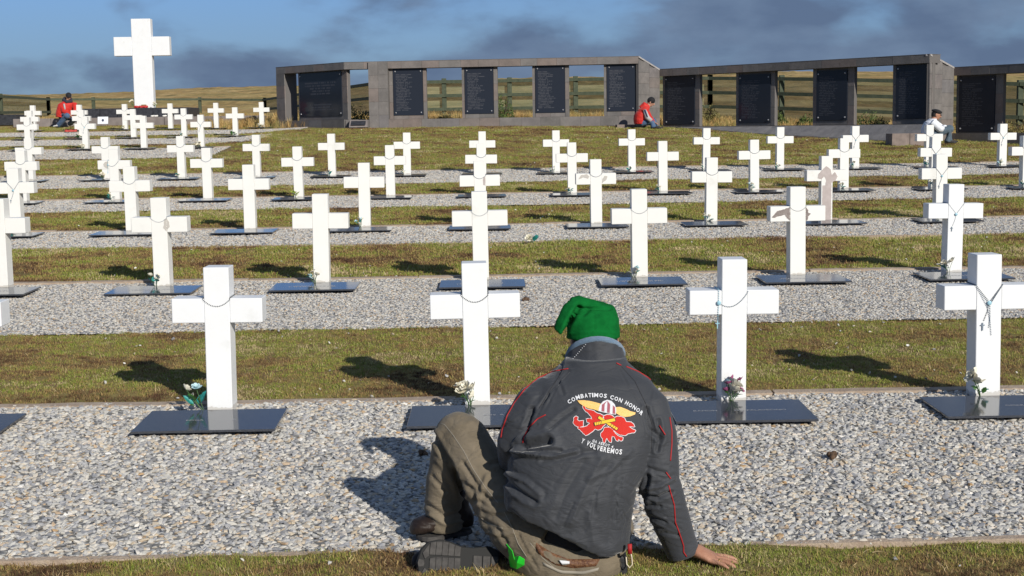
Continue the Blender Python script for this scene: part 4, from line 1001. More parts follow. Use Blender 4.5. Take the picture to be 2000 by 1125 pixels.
def finish(me, name, m, parent, smooth=True):
    me.materials.clear(); me.materials.append(m); me.name = name
    o = bpy.data.objects.new(name, me); col.objects.link(o); o.parent = parent; o.matrix_parent_inverse = parent.matrix_world.inverted()
    if smooth: me.polygons.foreach_set('use_smooth', [True]*len(me.polygons))
    return o
def cloth_mat(name, c, c2=None, rough=.75, sheen=.2, bump=.35, bs=500, n=7, spec=.3):
    return mat(name, c, rough, spec, nscale=n, color2=c2 or tuple(x*1.25 for x in c), bump=bump, bscale=bs, sheen=sheen)
SKIN = mat('skin_tan', (.36, .17, .105), .55, .4, nscale=40, color2=(.44, .23, .15), bump=.15, bscale=200)
def crease_bump(m, sc=(9, 9, 26), strength=.5, rot=(0, .6, 0)):
    t = m.node_tree; b = t.nodes['Principled BSDF']; old = b.inputs['Normal'].links[0].from_node if b.inputs['Normal'].links else None
    tcn = N(t, 'ShaderNodeTexCoord'); mp_ = N(t, 'ShaderNodeMapping'); mp_.inputs['Scale'].default_value = sc; mp_.inputs['Rotation'].default_value = rot; t.links.new(tcn.outputs['Object'], mp_.inputs[0])
    n = noise(t, mp_.outputs[0], 1.0, 4, .5, .6); rd = M(t, 'ABSOLUTE', M(t, 'SUBTRACT', n, .5)); bp = N(t, 'ShaderNodeBump'); bp.inputs['Strength'].default_value = strength; bp.inputs['Distance'].default_value = .03
    t.links.new(M(t, 'SMOOTH_MIN', rd, .10, .06), bp.inputs['Height'])
    if old: t.links.new(old.outputs[0], bp.inputs['Normal'])
    t.links.new(bp.outputs[0], b.inputs['Normal']); return m
JAC = cloth_mat('charcoal_nylon', (.038, .041, .048), (.048, .051, .059), rough=.66, sheen=.25, bump=.12, bs=900, n=3, spec=.28)
crease_bump(JAC, strength=.35)
TROU = cloth_mat('olive_denim', (.15, .122, .083), (.21, .172, .122), rough=.85, sheen=.1, bump=.35, bs=420, n=9)
crease_bump(TROU, (14, 14, 30), .45, (0, -.5, 0))
BOOT = cloth_mat('boot_leather', (.022, .014, .011), (.034, .022, .017), rough=.55, sheen=0, bump=.2, bs=120); SOLE = mat('rubber_sole', (.045, .042, .041), .8, .3, nscale=40, color2=(.08, .075, .071), bump=.3); GROOVE = mat('rubber_dark', (.012, .012, .012), .8)
CAP = cloth_mat('green_felt', (.003, .115, .022), (.005, .155, .03), rough=1.0, sheen=.0, bump=.6, bs=420, n=30, spec=.1)
FLE = cloth_mat('pale_blue_fleece', (.14, .22, .33), (.20, .30, .42), rough=.95, sheen=.3, bump=.8, bs=350)
HAIR = mat('black_hair', (.012, .010, .009), .6, bump=.8, bscale=300); PIPE = mat('red_piping', (.36, .012, .014), .7)
TW = mat('thread_white', (.74, .75, .78), .7, bump=.4, bscale=900); TR = mat('thread_red', (.62, .022, .012), .7, bump=.4, bscale=900); TY = mat('thread_yellow', (.78, .44, .10), .7, nscale=300, color2=(.85, .58, .22)); TG = mat('thread_gold', (.80, .50, .02), .7); TM = mat('thread_mauve', (.34, .09, .12), .7); TK = mat('thread_dark', (.02, .018, .02), .7)
BELT = mat('braided_belt', (.07, .020, .010), .6, nscale=150, color2=(.20, .10, .045), bump=.4, bscale=150); LIMEP = mat('lime_plastic', (.03, .80, .05), .35); SEAM = mat('seam_thread', (.30, .27, .22), .8)

root = P(1120, 1100, 4.68); root.z = gz(root.x, root.y)
man = empty('person', root)
tag(man, 'man seated with his back to us in dark jacket and green cap', 'person')
# --- body (one continuous skin): pelvis, trunk, neck, head, arms, hand
HC = P(1161, 664, 4.97); HM = Matrix.Rotation(R(-24), 3, 'X')
mb = MB()
sp_pts = [P(1120, 1080, 4.73), P(1125, 960, 4.74), P(1150, 820, 4.78), P(1160, 745, 4.82), P(1162, 715, 4.86)]
mb.tube(sp_pts, [.075, .085, .09, .07, .05], 16); mb.tube([P(1162, 725, 4.85), HC + Vector((0, -.005, -.03))], [.056, .055], 14)
mb.ball(HC, (.074, .095, .108), 24, 16, HM)
mb.ball(HC + HM @ Vector((0, .035, -.055)), (.056, .06, .05), 18, 12, HM)                  # jaw
mb.ball(HC + HM @ Vector((0, .098, -.015)), (.013, .018, .026), 10, 8, HM)                # nose
for s in (-1, 1):
    mb.ball(HC + HM @ Vector((s*.077, -.005, -.012)), (.010, .022, .034), 10, 8, HM)       # ears
    mb.ball(HC + HM @ Vector((s*.03, .075, .022)), (.022, .014, .009), 10, 6, HM)         # brows
    mb.ball(HC + HM @ Vector((s*.036, .07, -.03)), (.022, .02, .02), 10, 6, HM)           # cheeks
mb.ball(HC + HM @ Vector((0, .085, -.058)), (.022, .012, .009), 10, 6, HM)                # mouth
Wr = P(1347, 1084, 4.755); Wr.z = gz(Wr.x, Wr.y) + .052
armR = [P(1245, 775, 4.80), P(1285, 935, 4.72), P(1340, 1062, 4.75), Wr]
mb.tube(armR, [.055, .045, .034, .028], 14)
armL = [P(1060, 775, 4.82), P(1010, 890, 4.78), P(1035, 868, 5.02)]
mb.tube(armL, [.055, .045, .032], 14)
for a, b, r0, r1 in ((P(1050, 1045, 4.74), P(912, 850, 4.99), .05, .04), (P(899, 852, 5.015), P(867, 1020, 5.06), .036, .028), (P(1165, 1075, 4.78), P(1195, 1010, 5.18), .07, .055), (P(1195, 1012, 5.18), P(1000, 1080, 4.90), .052, .036)):
    mb.tube([a, b], [r0, r1], 12)
def hand(mb, W_, f, s, up, curl=.25, scale=1.0, thumb=1):
    """palm and five fingers; f finger direction, s towards the thumb side, up the back of the hand"""
    f, s, up = f.normalized(), s.normalized(), up.normalized(); k = scale
    pa = [W_, W_ + f*.03*k, W_ + f*.07*k - up*.008*k, W_ + f*.092*k - up*.014*k]
    n = 14; rings = []
    for p, w_, h_ in zip(pa, (.027, .036, .042, .040), (.022, .021, .017, .013)):
        rings.append([p + s*w_*k*math.cos(2*math.pi*i/n) + up*h_*k*math.sin(2*math.pi*i/n) for i in range(n)])
    mb.loft(rings)
    for off, L, r_, fan_ in ((.032, .074, .0086, .22), (.011, .082, .0088, .05), (-.011, .076, .0084, -.13), (-.033, .060, .0074, -.32)):
        d = (f + s*fan_).normalized(); b = W_ + f*.084*k + s*off*k - up*.010*k; a0 = -.12; pts = [b - d*.02*k]; p = b
        for j, l in enumerate((.45, .31, .24)):
            a0 += (.18 + curl*.9) if j else 0; v = (d*math.cos(a0) - up*math.sin(a0)); pts.append(p); p = p + v*L*k*l
        pts.append(p); rr_ = [r_*k*1.05, r_*k*1.12, r_*k, r_*k*.95, r_*k*.62]; mb.tube(pts, rr_, 10)
        mb.ball(pts[-1], r_*k*.68, 8, 6)
        mb.ball(pts[1], (r_*k*1.15,)*3, 8, 6)
    b = W_ + f*.022*k + s*.026*k - up*.008*k; v = (f*.62 + s*.75 - up*.12).normalized(); v2 = (f*.9 + s*.4 - up*.25).normalized()
    mb.tube([b - v*.012*k, b + v*.022*k, b + v*.045*k, b + v*.045*k + v2*.030*k], [.014*k, .013*k, .0108*k, .0075*k], 10)
    return
fh = Vector((.93, -.34, -.19)); hs = Vector((.30, .93, 0)); hu = hs.cross(fh); hu = hu if hu.z > 0 else -hu
hand(mb, Wr, fh, hs, hu, .0, 1.06)
Wl = armL[-1]; hand(mb, Wl, Vector((.5, .7, -.4)), Vector((.8, -.5, .2)), Vector((0, .4, .9)), .5, 1.0)
bodyme = remeshed(mb, .0042, 2); body = finish(bodyme, 'body', SKIN, man)
# ring
rp = Wr + fh.normalized()*.092 + hs*(-.014) - hu.normalized()*.012
mr = MB(); d_ = (fh.normalized() - hs*.09).normalized(); a_ = d_.cross(hu).normalized(); b_ = d_.cross(a_)
mr.tube([rp + d_*.018 + (a_*math.cos(t) + b_*math.sin(t))*.0108 for t in np.linspace(0, 6.2832, 17)], .0018, 6, caps=False)
finish(mr.mesh('ring'), 'ring', mat('gold', (.8, .5, .15), .25, metal=1), body)
# eyes
EYE = mat('eye_white', (.7, .7, .68), .3); IRIS = mat('iris', (.05, .03, .02), .3)
for s in (-1, 1):
    e = HC + HM @ Vector((s*.03, .083, .003)); o = finish(MB().ball(e, .0105, 10, 8).mesh('eye'), 'eye', EYE, body); 
    # --- hair and cap
hb = MB(); hb.ball(HC + HM @ Vector((0, -.016, .006)), (.083, .090, .108), 24, 16, HM)
hm_ = remeshed(hb, .006, 1); co, nn = get_vn(hm_); co += nn*((fbm(co[:, 0]*120, co[:, 2]*60+co[:, 1]*60, 2)-.4)*.006)[:, None]
hm_.vertices.foreach_set('co', co.astype(np.float32).ravel()); hair = finish(hm_, 'hair', HAIR, man)
Yh = 4.955; k = (Yh+.05)/F*1.01
def capring(py, cx, rxp, ry, Yc=Yh, tilt=.12): return ringE(P(cx, py, Yc), rxp*k, ry, 30, tilt, 2.4)
cb = MB(); cb.loft([capring(657, 1159, 51.5, .105, tilt=.02), capring(648, 1159, 52, .106, tilt=.04), capring(636, 1158, 51, .104, tilt=.10), capring(620, 1157, 50, .10), capring(608, 1155, 48, .088), capring(600, 1151, 45, .066), capring(593, 1144, 37, .04), capring(587, 1134, 26, .02)])
# folded ridge and the tail hanging to the left
cb.tube([P(1190, 607, Yh-.01), P(1160, 597, Yh-.03), P(1130, 590, Yh-.03), P(1118, 594, Yh-.04)], [.010, .020, .026, .026], 10)
cb.tube([P(1120, 594, Yh-.04), P(1112, 603, Yh-.06), P(1104, 618, Yh-.075), P(1096, 634, Yh-.08), P(1089, 648, Yh-.08)], [(.022, .02), (.028, .022), (.027, .017), (.028, .016), (.019, .012)], 14)
cm_ = remeshed(cb, .005, 4)
sculpt(cm_, [([(1130, 600), (1122, 614), (1110, 634), (1104, 650)], -.012, 5), ([(1132, 601), (1150, 603), (1192, 604)], -.007, 3), ([(1112, 652), (1160, 648), (1209, 650)], .0025, 2), ([(1160, 605), (1162, 648)], -.002, 1.6), ([(1122, 612), (1140, 614), (1150, 606)], -.006, 4)], .0022, (9, 16), seed=3)
cap = finish(cm_, 'cap', CAP, man)
# --- dark shirt under the jacket
sh = MB(); sh.tube([P(1118, 1082, 4.76), P(1122, 1040, 4.755), P(1130, 980, 4.75), P(1150, 850, 4.80), P(1160, 760, 4.85), P(1162, 722, 4.875)], [(.15, .12), (.155, .13), (.15, .125), (.14, .11), (.115, .085), (.07, .065)], 24)
finish(remeshed(sh, .008, 3), 'shirt', mat('black_shirt', (.014, .014, .017), .85), man)
# --- jacket
def T(py, xl, xr, Y, ry, tilt=0, sq=2.3): 
    c = P((xl+xr)/2, py, Y); kk = (math.cos(PIT)*Y + sp_*(CZ-c.z))/F; return ringE(c, (xr-xl)/2*kk, ry, 36, tilt, sq)
jb = MB()
def slant(r, k_):
    cx_ = sum(p.x for p in r)/len(r); return [Vector((p.x, p.y, p.z + k_*max(0, cx_+.06-p.x))) for p in r]
jb.loft([slant(T(1068, 1040, 1226, 4.72, .13), .62), slant(T(1062, 1020, 1229, 4.715, .15), .58), slant(T(1046, 1002, 1230, 4.715, .16), .42), slant(T(1022, 990, 1232, 4.72, .165), .22), slant(T(990, 985, 1236, 4.72, .17), .06), T(955, 985, 1243, 4.72, .17), T(915, 990, 1262, 4.73, .165),
         T(870, 1000, 1278, 4.74, .16), T(830, 1012, 1290, 4.76, .15), T(795, 1024, 1292, 4.78, .14), T(765, 1036, 1286, 4.80, .125), T(742, 1052, 1270, 4.82, .115), T(724, 1078, 1244, 4.845, .105), T(708, 1098, 1226, 4.865, .10), T(698, 1104, 1220, 4.87, .095)])

sleeveR = [P(1235, 770, 4.81), P(1262, 800, 4.77), P(1277, 850, 4.74), P(1283, 900, 4.72), P(1287, 940, 4.71), P(1300, 985, 4.72), P(1312, 1020, 4.735), P(1325, 1055, 4.75), P(1335, 1080, 4.757)]
jb.tube(sleeveR, [.075, .083, .079, .077, .072, .071, .066, .060, .058], 20)
sleeveL = [P(1080, 770, 4.82), P(1048, 795, 4.79), P(1024, 830, 4.77), P(1012, 865, 4.78), P(1012, 890, 4.82), P(1022, 888, 4.92), P(1034, 872, 5.0)]
jb.tube(sleeveL, [.075, .080, .076, .074, .072, .064, .05], 20)
jme = remeshed(jb, .0048, 8)
folds = [([(1020, 872), (1045, 868), (1070, 862)], -.030, 13), ([(1006, 884), (1035, 889), (1080, 893), (1125, 882)], .013, 7), ([(1012, 880), (1050, 880), (1095, 880)], -.010, 5),
         ([(987, 940), (1010, 958), (1045, 980)], -.013, 9), ([(990, 925), (1025, 940), (1055, 965)], .009, 8), ([(1071, 838), (1097, 815), (1120, 800)], -.007, 7), ([(1262, 800), (1270, 838), (1291, 857)], -.012, 8), ([(1285, 822), (1290, 850), (1284, 880)], -.010, 6),
         ([(1256, 967), (1285, 972), (1310, 962)], -.010, 6), ([(1262, 955), (1290, 950), (1318, 935)], .007, 6), ([(1258, 985), (1290, 990)], -.006, 5), ([(1265, 915), (1300, 925)], -.006, 6), ([(1272, 1010), (1300, 1020)], -.006, 6), ([(1290, 1040), (1325, 1045)], -.004, 5),
         ([(1266, 930), (1256, 985), (1244, 1040)], -.014, 7), ([(1175, 896), (1140, 960), (1116, 1019)], .008, 16), ([(1140, 900), (1105, 960), (1085, 1010)], -.006, 12), ([(1215, 900), (1200, 980), (1190, 1060)], -.006, 13), ([(1232, 880), (1190, 920), (1150, 935)], .004, 8),
         ([(1040, 800), (1030, 835), (1022, 860)], -.012, 8), ([(1098, 712), (1090, 740), (1100, 770)], -.004, 5), ([(1205, 712), (1222, 745), (1250, 790), (1262, 850)], -.0035, 3), ([(1110, 725), (1070, 770), (1045, 820)], -.004, 5),
         ([(1000, 1000), (1040, 1040), (1100, 1070)], -.006, 8), ([(1080, 1080), (1150, 1086), (1232, 1084)], .004, 3), ([(1060, 900), (1110, 890), (1160, 880)], -.006, 8), ([(1150, 1000), (1160, 1060)], .005, 12)]
folds = [(a_, b_*.95, c_*.66) for a_, b_, c_ in folds]
sculpt(jme, folds, .0016, (2.2, 13), (1, .2, -.75), 2)
rq = random.Random(12); fine = []
for _ in range(95):      # short tension creases fanning from armpits, elbow and hem
    cx0, cy0, a0, sp0 = rq.choice(((1040, 850, -35, 70), (1262, 820, 60, 45), (1285, 955, 15, 35), (1010, 940, 35, 45), (1110, 1040, 20, 60), (1160, 960, -60, 70), (1300, 1020, 25, 30), (1050, 780, -40, 40), (1225, 1000, 85, 30)))
    x_, y_ = cx0 + rq.gauss(0, sp0*.55), cy0 + rq.gauss(0, sp0*.45); a_ = R(a0 + rq.gauss(0, 16)); l_ = rq.uniform(10, 38); b_ = rq.uniform(-.3, .3)
    if 1095 < x_ < 1265 and 755 < y_ < 900: continue
    fine.append(([(x_ - math.cos(a_)*l_, y_ - math.sin(a_)*l_), (x_, y_ + b_*8), (x_ + math.cos(a_)*l_, y_ + math.sin(a_)*l_)], -rq.uniform(.0008, .0026), rq.uniform(1.8, 3.4)))
sculpt(jme, fine, .0, (2, 10), (1, .2, -.75), 2)
jac = finish(jme, 'jacket', JAC, man); JT = tree_of(jme)
# collar with fleece lining
zb_ = P(1169, 662, 4.83); zs_ = P(1107, 703, 4.955)
cxm = (P(1107, 700, 4.95).x + P(1217, 694, 4.95).x)/2; rxm = (P(1217, 694, 4.95).x - P(1107, 700, 4.95).x)/2; slope_ = (zs_.z - zb_.z)/(4.955-4.83)
def cring(f, g, dz): # f radius factor, g height fraction
    r = []
    for i in range(32):
        a = 6.2832*i/32; x = cxm + rxm*f*math.cos(a)*(1+.06*(1-g)); y = 4.935 + .105*f*math.sin(a) - (1-g)*.025
        zt_ = zb_.z + slope_*(y - 4.83); zt_ = max(zt_, zs_.z - .03); z0_ = P(1160, 722, 4.86).z
        if abs(math.cos(a)) > .5: zt_ -= 0
        r.append(Vector((x, y, z0_*(1-g) + zt_*g + dz)))
    return r
cl = MB(); cl.loft([cring(1.12, 0, -.02), cring(1.06, .35, 0), cring(1.0, .7, 0), cring(1.0, .97, 0), cring(.97, 1.0, .004), cring(.88, .98, 0), cring(.86, .4, 0)], caps=False)
cme = cl.mesh('collar'); 
bmc = bmesh.new(); bmc.from_mesh(cme); bmesh.ops.subdivide_edges(bmc, edges=bmc.edges, cuts=2, use_grid_fill=True, smooth=.6); bmc.to_mesh(cme); bmc.free()
sculpt(cme, [([(1130, 700), (1165, 690), (1180, 682)], -.005, 4), ([(1120, 690), (1150, 680)], .004, 4), ([(1175, 700), (1205, 680)], -.004, 4)], .003, (10, 20), seed=8)
collar = finish(cme, 'collar', JAC, jac)
fl = MB(); top = cring(.955, 1.0, .002); fl.tube(top + [top[0]], .0115, 8, caps=False); finish(fl.mesh('collar_lining'), 'collar_lining', FLE, jac)
# rosary cord round the neck, seen on the collar
CT = tree_of(cme)
pts = [q for q in (drape(CT, 1117+ (1144-1117)*t, 704+(673-704)*t, .004) for t in np.linspace(0, 1, 12)) if q]
if len(pts) > 3:
    o = bead_chain(pts, .0022, .0085, TW, 'neck_beads'); o.parent = man; o.matrix_parent_inverse = man.matrix_world.inverted()
# red piping
for ln in ([(1110,720), (1080,725.5), (1050,739), (1025,760), (1004,788), (991,811), (981,839), (978, 858)], [(1066,810), (1050,818), (1034,834), (1024,853), (1020,868)], [(1204,709), (1216,715)], [(1223,716), (1247,726), (1266,738), (1284,755), (1297,775), (1306, 796)],
           [(1308,815), (1312,841), (1312,867), (1309,903)], [(1288,831), (1301,852)], [(1301,922), (1312,938)], [(1306,948), (1317,987), (1319,1020), (1328,1044), (1335,1066), (1335,1078), (1343,1090)]):
    pts = []
    for (a, b), (c, d) in zip(ln, ln[1:]):
        n_ = max(2, int(math.hypot(c-a, d-b)/3))
        for i in range(n_):
            q = drape(JT, a+(c-a)*i/n_, b+(d-b)*i/n_, .0012)
            if q and (not pts or (q-pts[-1]).length < .05): pts.append(q)
    if len(pts) > 2: finish(MB().tube(pts, .0023, 6).mesh('piping'), 'piping', PIPE, jac)
SEAMD = mat('seam_dark', (.02, .02, .024), .7)
for ln in ([(1214,716), (1240,745), (1262,790), (1274,830), (1272,880)], [(1098,726), (1072,765), (1052,800)], [(1070,1079), (1110,1083), (1170,1087), (1232,1083)]):
    pts = []
    for (a, b), (c, d) in zip(ln, ln[1:]):
        n_ = max(2, int(math.hypot(c-a, d-b)/3))
        for i in range(n_):
            q = drape(JT, a+(c-a)*i/n_, b+(d-b)*i/n_, .0002)
            if q and (not pts or (q-pts[-1]).length < .05): pts.append(q)
    if len(pts) > 2: finish(MB().tube(pts, .0012, 5).mesh('seam'), 'seam', SEAMD, jac)
# emblem
EP = lambda X_, Y_: (1080 + X_/7.5, 760 + Y_/7.5)
def emb_poly(pts, m, off, name, jit=0, grow=0):
    rq = random.Random(len(pts)); pts = [Vector(p) for p in pts]; dense = []
    n_ = len(pts)
    for i in range(n_):
        a, b = pts[i], pts[(i+1) % n_]; kx = max(1, int((b-a).length/(14 if jit else 40)))
        for j in range(kx):
            q = a.lerp(b, j/kx); dense.append(Vector((q.x + rq.uniform(-jit, jit), q.y + rq.uniform(-jit, jit))))
    if grow:
        area = sum(a.x*b.y-b.x*a.y for a, b in zip(dense, dense[1:]+dense[:1])); s_ = 1 if area > 0 else -1; nd = []
        for i, q in enumerate(dense):
            t_ = (dense[(i+1) % len(dense)] - dense[i-1]); t_ = t_.normalized() if t_.length > 0 else Vector((1, 0)); nd.append(q + Vector((t_.y, -t_.x))*s_*grow)
        dense = nd
    tri = tessellate_polygon([[Vector((q.x, q.y, 0)) for q in dense]])
    bm = bmesh.new(); vs = [bm.verts.new((q.x, q.y, 0)) for q in dense]
    for t_ in tri:
        try: bm.faces.new([vs[i] for i in t_])
        except ValueError: pass
    for _ in range(3):
        es = [e for e in bm.edges if e.calc_length() > 45]
        if es: bmesh.ops.subdivide_edges(bm, edges=es, cuts=1, use_grid_fill=False); bmesh.ops.triangulate(bm, faces=bm.faces)
    for v in bm.verts:
        q = drape(JT, *EP(v.co.x, v.co.y), off); v.co = q if q else v.co*0 + Vector(root)
    me = bpy.data.meshes.new(name); bm.to_mesh(me); bm.free(); return finish(me, name, m, emblem, False)
def arc_text(s, path, h, m, off, name):
    path = [Vector(p) for p in path]; L = [0]
    for a, b in zip(path, path[1:]): L.append(L[-1] + (b-a).length)
    def at(d):
        for i in range(len(path)-1):
            if d <= L[i+1] or i == len(path)-2: t_ = (d-L[i])/(L[i+1]-L[i]); return path[i].lerp(path[i+1], t_), (path[i+1]-path[i]).normalized()
    W_ = [{'I': .34, 'M': 1.0, 'W': 1, ' ': .5, 'N': .85, 'O': .9, 'C': .85, 'G': .9}.get(ch, .75) for ch in s]; tot = sum(W_); acc = 0
    for ch, w_ in zip(s, W_):
        mid = (acc + w_/2)/tot*L[-1]; acc += w_
        if ch == ' ': continue
        p, t_ = at(mid); me = text_mesh(ch, 1.0, off=.032); bm = bmesh.new(); bm.from_mesh(me); bpy.data.meshes.remove(me)
        xs = [v.co.x for v in bm.verts]; ys = [v.co.y for v in bm.verts]; mxx, mnx, mxy, mny = max(xs), min(xs), max(ys), min(ys)
        wpx = w_/tot*L[-1]*.80; n_ = Vector((-t_.y, t_.x))
        ret_ = bmesh.ops.extrude_face_region(bm, geom=[])
        for v in bm.verts:
            u_ = ((v.co.x-mnx)/(mxx-mnx+1e-6)-.5)*wpx; v_ = ((v.co.y-mny)/(mxy-mny+1e-6)-.5)*h
            q2 = p + t_*u_ - n_*v_; q = drape(JT, *EP(q2.x, q2.y), off); v.co = q if q else Vector(root)
        me = bpy.data.meshes.new(name); bm.to_mesh(me); bm.free(); finish(me, name, m, emblem, False)
        # embroidered strokes: thicken by a copy of the outline
def bold_outline(): pass
emblem = empty('emblem', P(1185, 825, 4.6)); emblem.parent = jac; emblem.matrix_parent_inverse = jac.matrix_world.inverted(); bpy.context.view_layer.update()
for nm, (s_, path, h_) in {'motto_letter': ('COMBATIMOS CON HONOR', [(215,205), (262,172), (330,135), (400,110), (500,95), (600,89), (700,95), (790,105), (880,128), (980,162), (1060,195), (1130,235), (1200,278), (1260,320), (1315,368)], 62),
                           'unit_letter': ('GA AEROT 4', [(575,755), (640,775), (720,800), (800,825), (885,850)], 42),
                           'lower_motto_letter': ('Y VOLVEREMOS', [(415,750), (500,790), (600,838), (700,872), (800,895), (900,910), (1015,922)], 76)}.items():
    for dx, dy in ((-2.6, 0), (2.6, 0), (0, -2.2), (0, 2.2)): pass
    arc_text(s_, path, h_, TW, .0042, nm)
west = [(435,250),(470,240),(480,290),(520,300),(560,310),(600,320),(640,350),(690,365),(740,390),(725,430),(760,440),(820,470),(780,500),(740,540),(700,590),(650,600),(620,580),(580,620),(540,650),(480,680),(440,640),(400,600),(360,570),(380,560),(440,560),(500,540),(540,500),(500,480),(490,440),(540,430),(580,450),(560,400),(530,370),(510,340),(480,330),(450,290)]
west2 = [(300,480),(312,450),(305,420),(340,395),(368,410),(355,450),(380,470),(445,465),(440,540),(390,560),(340,540),(300,500)]
east = [(740,395),(800,375),(860,385),(900,420),(940,400),(1000,405),(1050,430),(1070,480),(1140,485),(1180,510),(1195,550),(1110,548),(1150,580),(1210,605),(1190,635),(1100,650),(1060,680),(990,670),(930,640),(890,600),(840,560),(800,530),(760,470)]
laf = [(760,560),(830,560),(880,600),(910,650),(960,690),(1025,710),(1020,750),(990,760),(960,730),(950,765),(925,750),(900,700),(862,690),(855,740),(855,782),(820,770),(790,715),(772,740),(765,785),(735,780),(730,720),(705,700),(700,650),(730,620)]
for q in (west, west2, east, laf):
    emb_poly(q, TW, .0026, 'island_border', 3, 9); emb_poly(q, TR, .0034, 'island', 3)
emb_poly([(355,168),(450,165),(560,180),(640,200),(705,220),(690,260),(670,325),(600,300),(520,285),(430,240),(390,210)], TY, .0042, 'wing', 1); emb_poly([(905,268),(980,262),(1060,290),(1130,325),(1208,345),(1200,372),(1130,400),(1050,410),(980,390),(915,350)], TY, .0042, 'wing', 1)
dome = [(668,322),(690,240),(735,185),(795,162),(855,180),(900,228),(922,292),(918,372),(860,366),(800,352),(740,340)]
emb_poly(dome, TW, .0048, 'parachute', 0, 4); tops = (797, 172); bots = [(676,320), (710,326), (752,336), (790,346), (830,355), (872,362), (912,366)]
mids = [(690,240), (716,232), (757,226), (797,222), (838,228), (876,240), (908,268)]
for i in (1, 3, 5): emb_poly([tops, mids[i], bots[i], (bots[i+1] if i+1 < 7 else bots[i]), (mids[i+1] if i+1 < 7 else mids[i])], TM, .0054, 'canopy_stripe')
def bar(a, b, w_, m, off, name):
    a, b = Vector(a), Vector(b); t_ = (b-a).normalized(); n_ = Vector((-t_.y, t_.x))*w_/2; emb_poly([a+n_, b+n_, b-n_, a-n_], m, off, name)
bar((660,408), (948,594), 46, TK, .0050, 'cannon_edge'); bar((667,412), (940,588), 36, TG, .0056, 'cannon'); bar((600,518), (915,446), 54, TK, .0062, 'cannon_edge'); bar((612,515), (906,449), 42, TG, .0068, 'cannon')
for x_ in (640, 665, 690, 712): bar((x_-5, 510-(x_-640)*.23-26), (x_+5, 510-(x_-640)*.23+26), 5, TK, .0074, 'cannon_ring')
for x_ in (850, 880, 910): bar((x_+12, 530+(x_-850)*.65-18), (x_-12, 530+(x_-850)*.65+22), 5, TK, .0074, 'cannon_ring')
# --- trousers
tb = MB(); tb.ball(P(1098, 1086, 4.76), (.185, .15, .125), 24, 16); tb.ball(P(1150, 1090, 4.74), (.13, .14, .11), 20, 14)
tb.tube([P(1062, 1062, 4.75), P(1012, 1020, 4.79), P(960, 950, 4.88), P(925, 892, 4.95), P(903, 853, 5.01), P(893, 838, 5.03)], [.125, .115, .098, .090, .088, .075], 20)
tb.ball(P(896, 850, 5.02), (.088, .08, .085), 18, 12)
tb.tube([P(897, 848, 5.02), P(882, 895, 5.03), P(870, 945, 5.05), P(866, 990, 5.06), P(868, 1030, 5.07)], [.083, .078, .071, .068, .070], 20)
tb.tube([P(1160, 1080, 4.80), P(1195, 1030, 5.15)], [.10, .085], 16); tb.tube([P(1195, 1030, 5.15), P(1095, 1065, 5.0), P(1010, 1090, 4.88)], [.085, .078, .066], 16)
tme = remeshed(tb, .0066, 5)
tf = [([(846, 850), (880, 905), (905, 965)], -.016, 7), ([(905, 905), (935, 955), (965, 985)], -.007, 6), ([(920, 950), (950, 975), (985, 975)], -.006, 5), ([(930, 985), (960, 1000), (990, 1000)], .005, 6), ([(905, 940), (925, 960), (935, 1010)], -.006, 5),
      ([(960, 905), (985, 900)], -.004, 6), ([(940, 1015), (970, 1030), (990, 1060)], -.006, 6), ([(955, 1040), (985, 1045), (1010, 1040)], .005, 5), ([(835, 985), (870, 1010), (900, 1000)], -.006, 6), ([(840, 1005), (870, 1025), (902, 1018)], .006, 5), ([(845, 930), (870, 960)], -.005, 6), ([(1000, 1020), (1025, 1070), (1050, 1110)], -.004, 4),
      ([(855, 900), (885, 945), (895, 985)], .004, 7), ([(950, 930), (930, 990), (950, 1040)], .005, 6)]
tf = [(a_, b_*1.1, c_*.75) for a_, b_, c_ in tf]
sculpt(tme, tf, .0026, (4, 18), (.8, .2, .6), 6)
trou = finish(tme, 'trousers', TROU, man); TT = tree_of(tme)
for ln in ([(855, 826), (868, 829), (885, 850), (905, 880), (925, 918), (950, 955), (975, 985)], [(940, 1012), (955, 1023), (985, 1033)], [(985, 1000), (1000, 1030), (1012, 1062), (1030, 1090)], [(1035, 1060), (1060, 1090), (1095, 1120)]):
    pts = []
    for (a, b), (c, d) in zip(ln, ln[1:]):
        n_ = max(2, int(math.hypot(c-a, d-b)/3))
        for i in range(n_):
            q = drape(TT, a+(c-a)*i/n_, b+(d-b)*i/n_, .0003)
            if q and (not pts or (q-pts[-1]).length < .05): pts.append(q)
    if len(pts) > 2: finish(MB().tube(pts, .0013, 5).mesh('stitching'), 'stitching', SEAM, trou)
# belt across the back, loops, shirt showing
def strap(ln0, ln1, m, off, name, th=.003, parent=trou):
    n_ = 14; V = []; 
    for i in range(n_+1):
        t_ = i/n_
        def pick(ln): 
            s_ = t_*(len(ln)-1); j = min(int(s_), len(ln)-2); u_ = s_-j; return (ln[j][0]*(1-u_)+ln[j+1][0]*u_, ln[j][1]*(1-u_)+ln[j+1][1]*u_)
        a = drape(TT, *pick(ln0), off); b = drape(TT, *pick(ln1), off)
        if a and b: V.append((a, b))
    mb_ = MB(); f_ = Vector((0, .6, -.2)).normalized()*th
    rings_ = [[a, b, b+f_, a+f_] for a, b in V]; mb_.loft(rings_); return finish(mb_.mesh(name), name, m, parent)
strap([(1042, 1056), (1075, 1078), (1110, 1092), (1172, 1092)], [(1052, 1082), (1085, 1104), (1120, 1110), (1164, 1106)], BELT, .0015, 'belt', .002)
strap([(1060, 1098), (1095, 1114), (1140, 1116), (1170, 1108)], [(1062, 1104), (1095, 1120), (1140, 1122), (1168, 1114)], SEAM, .003, 'waistband_edge')
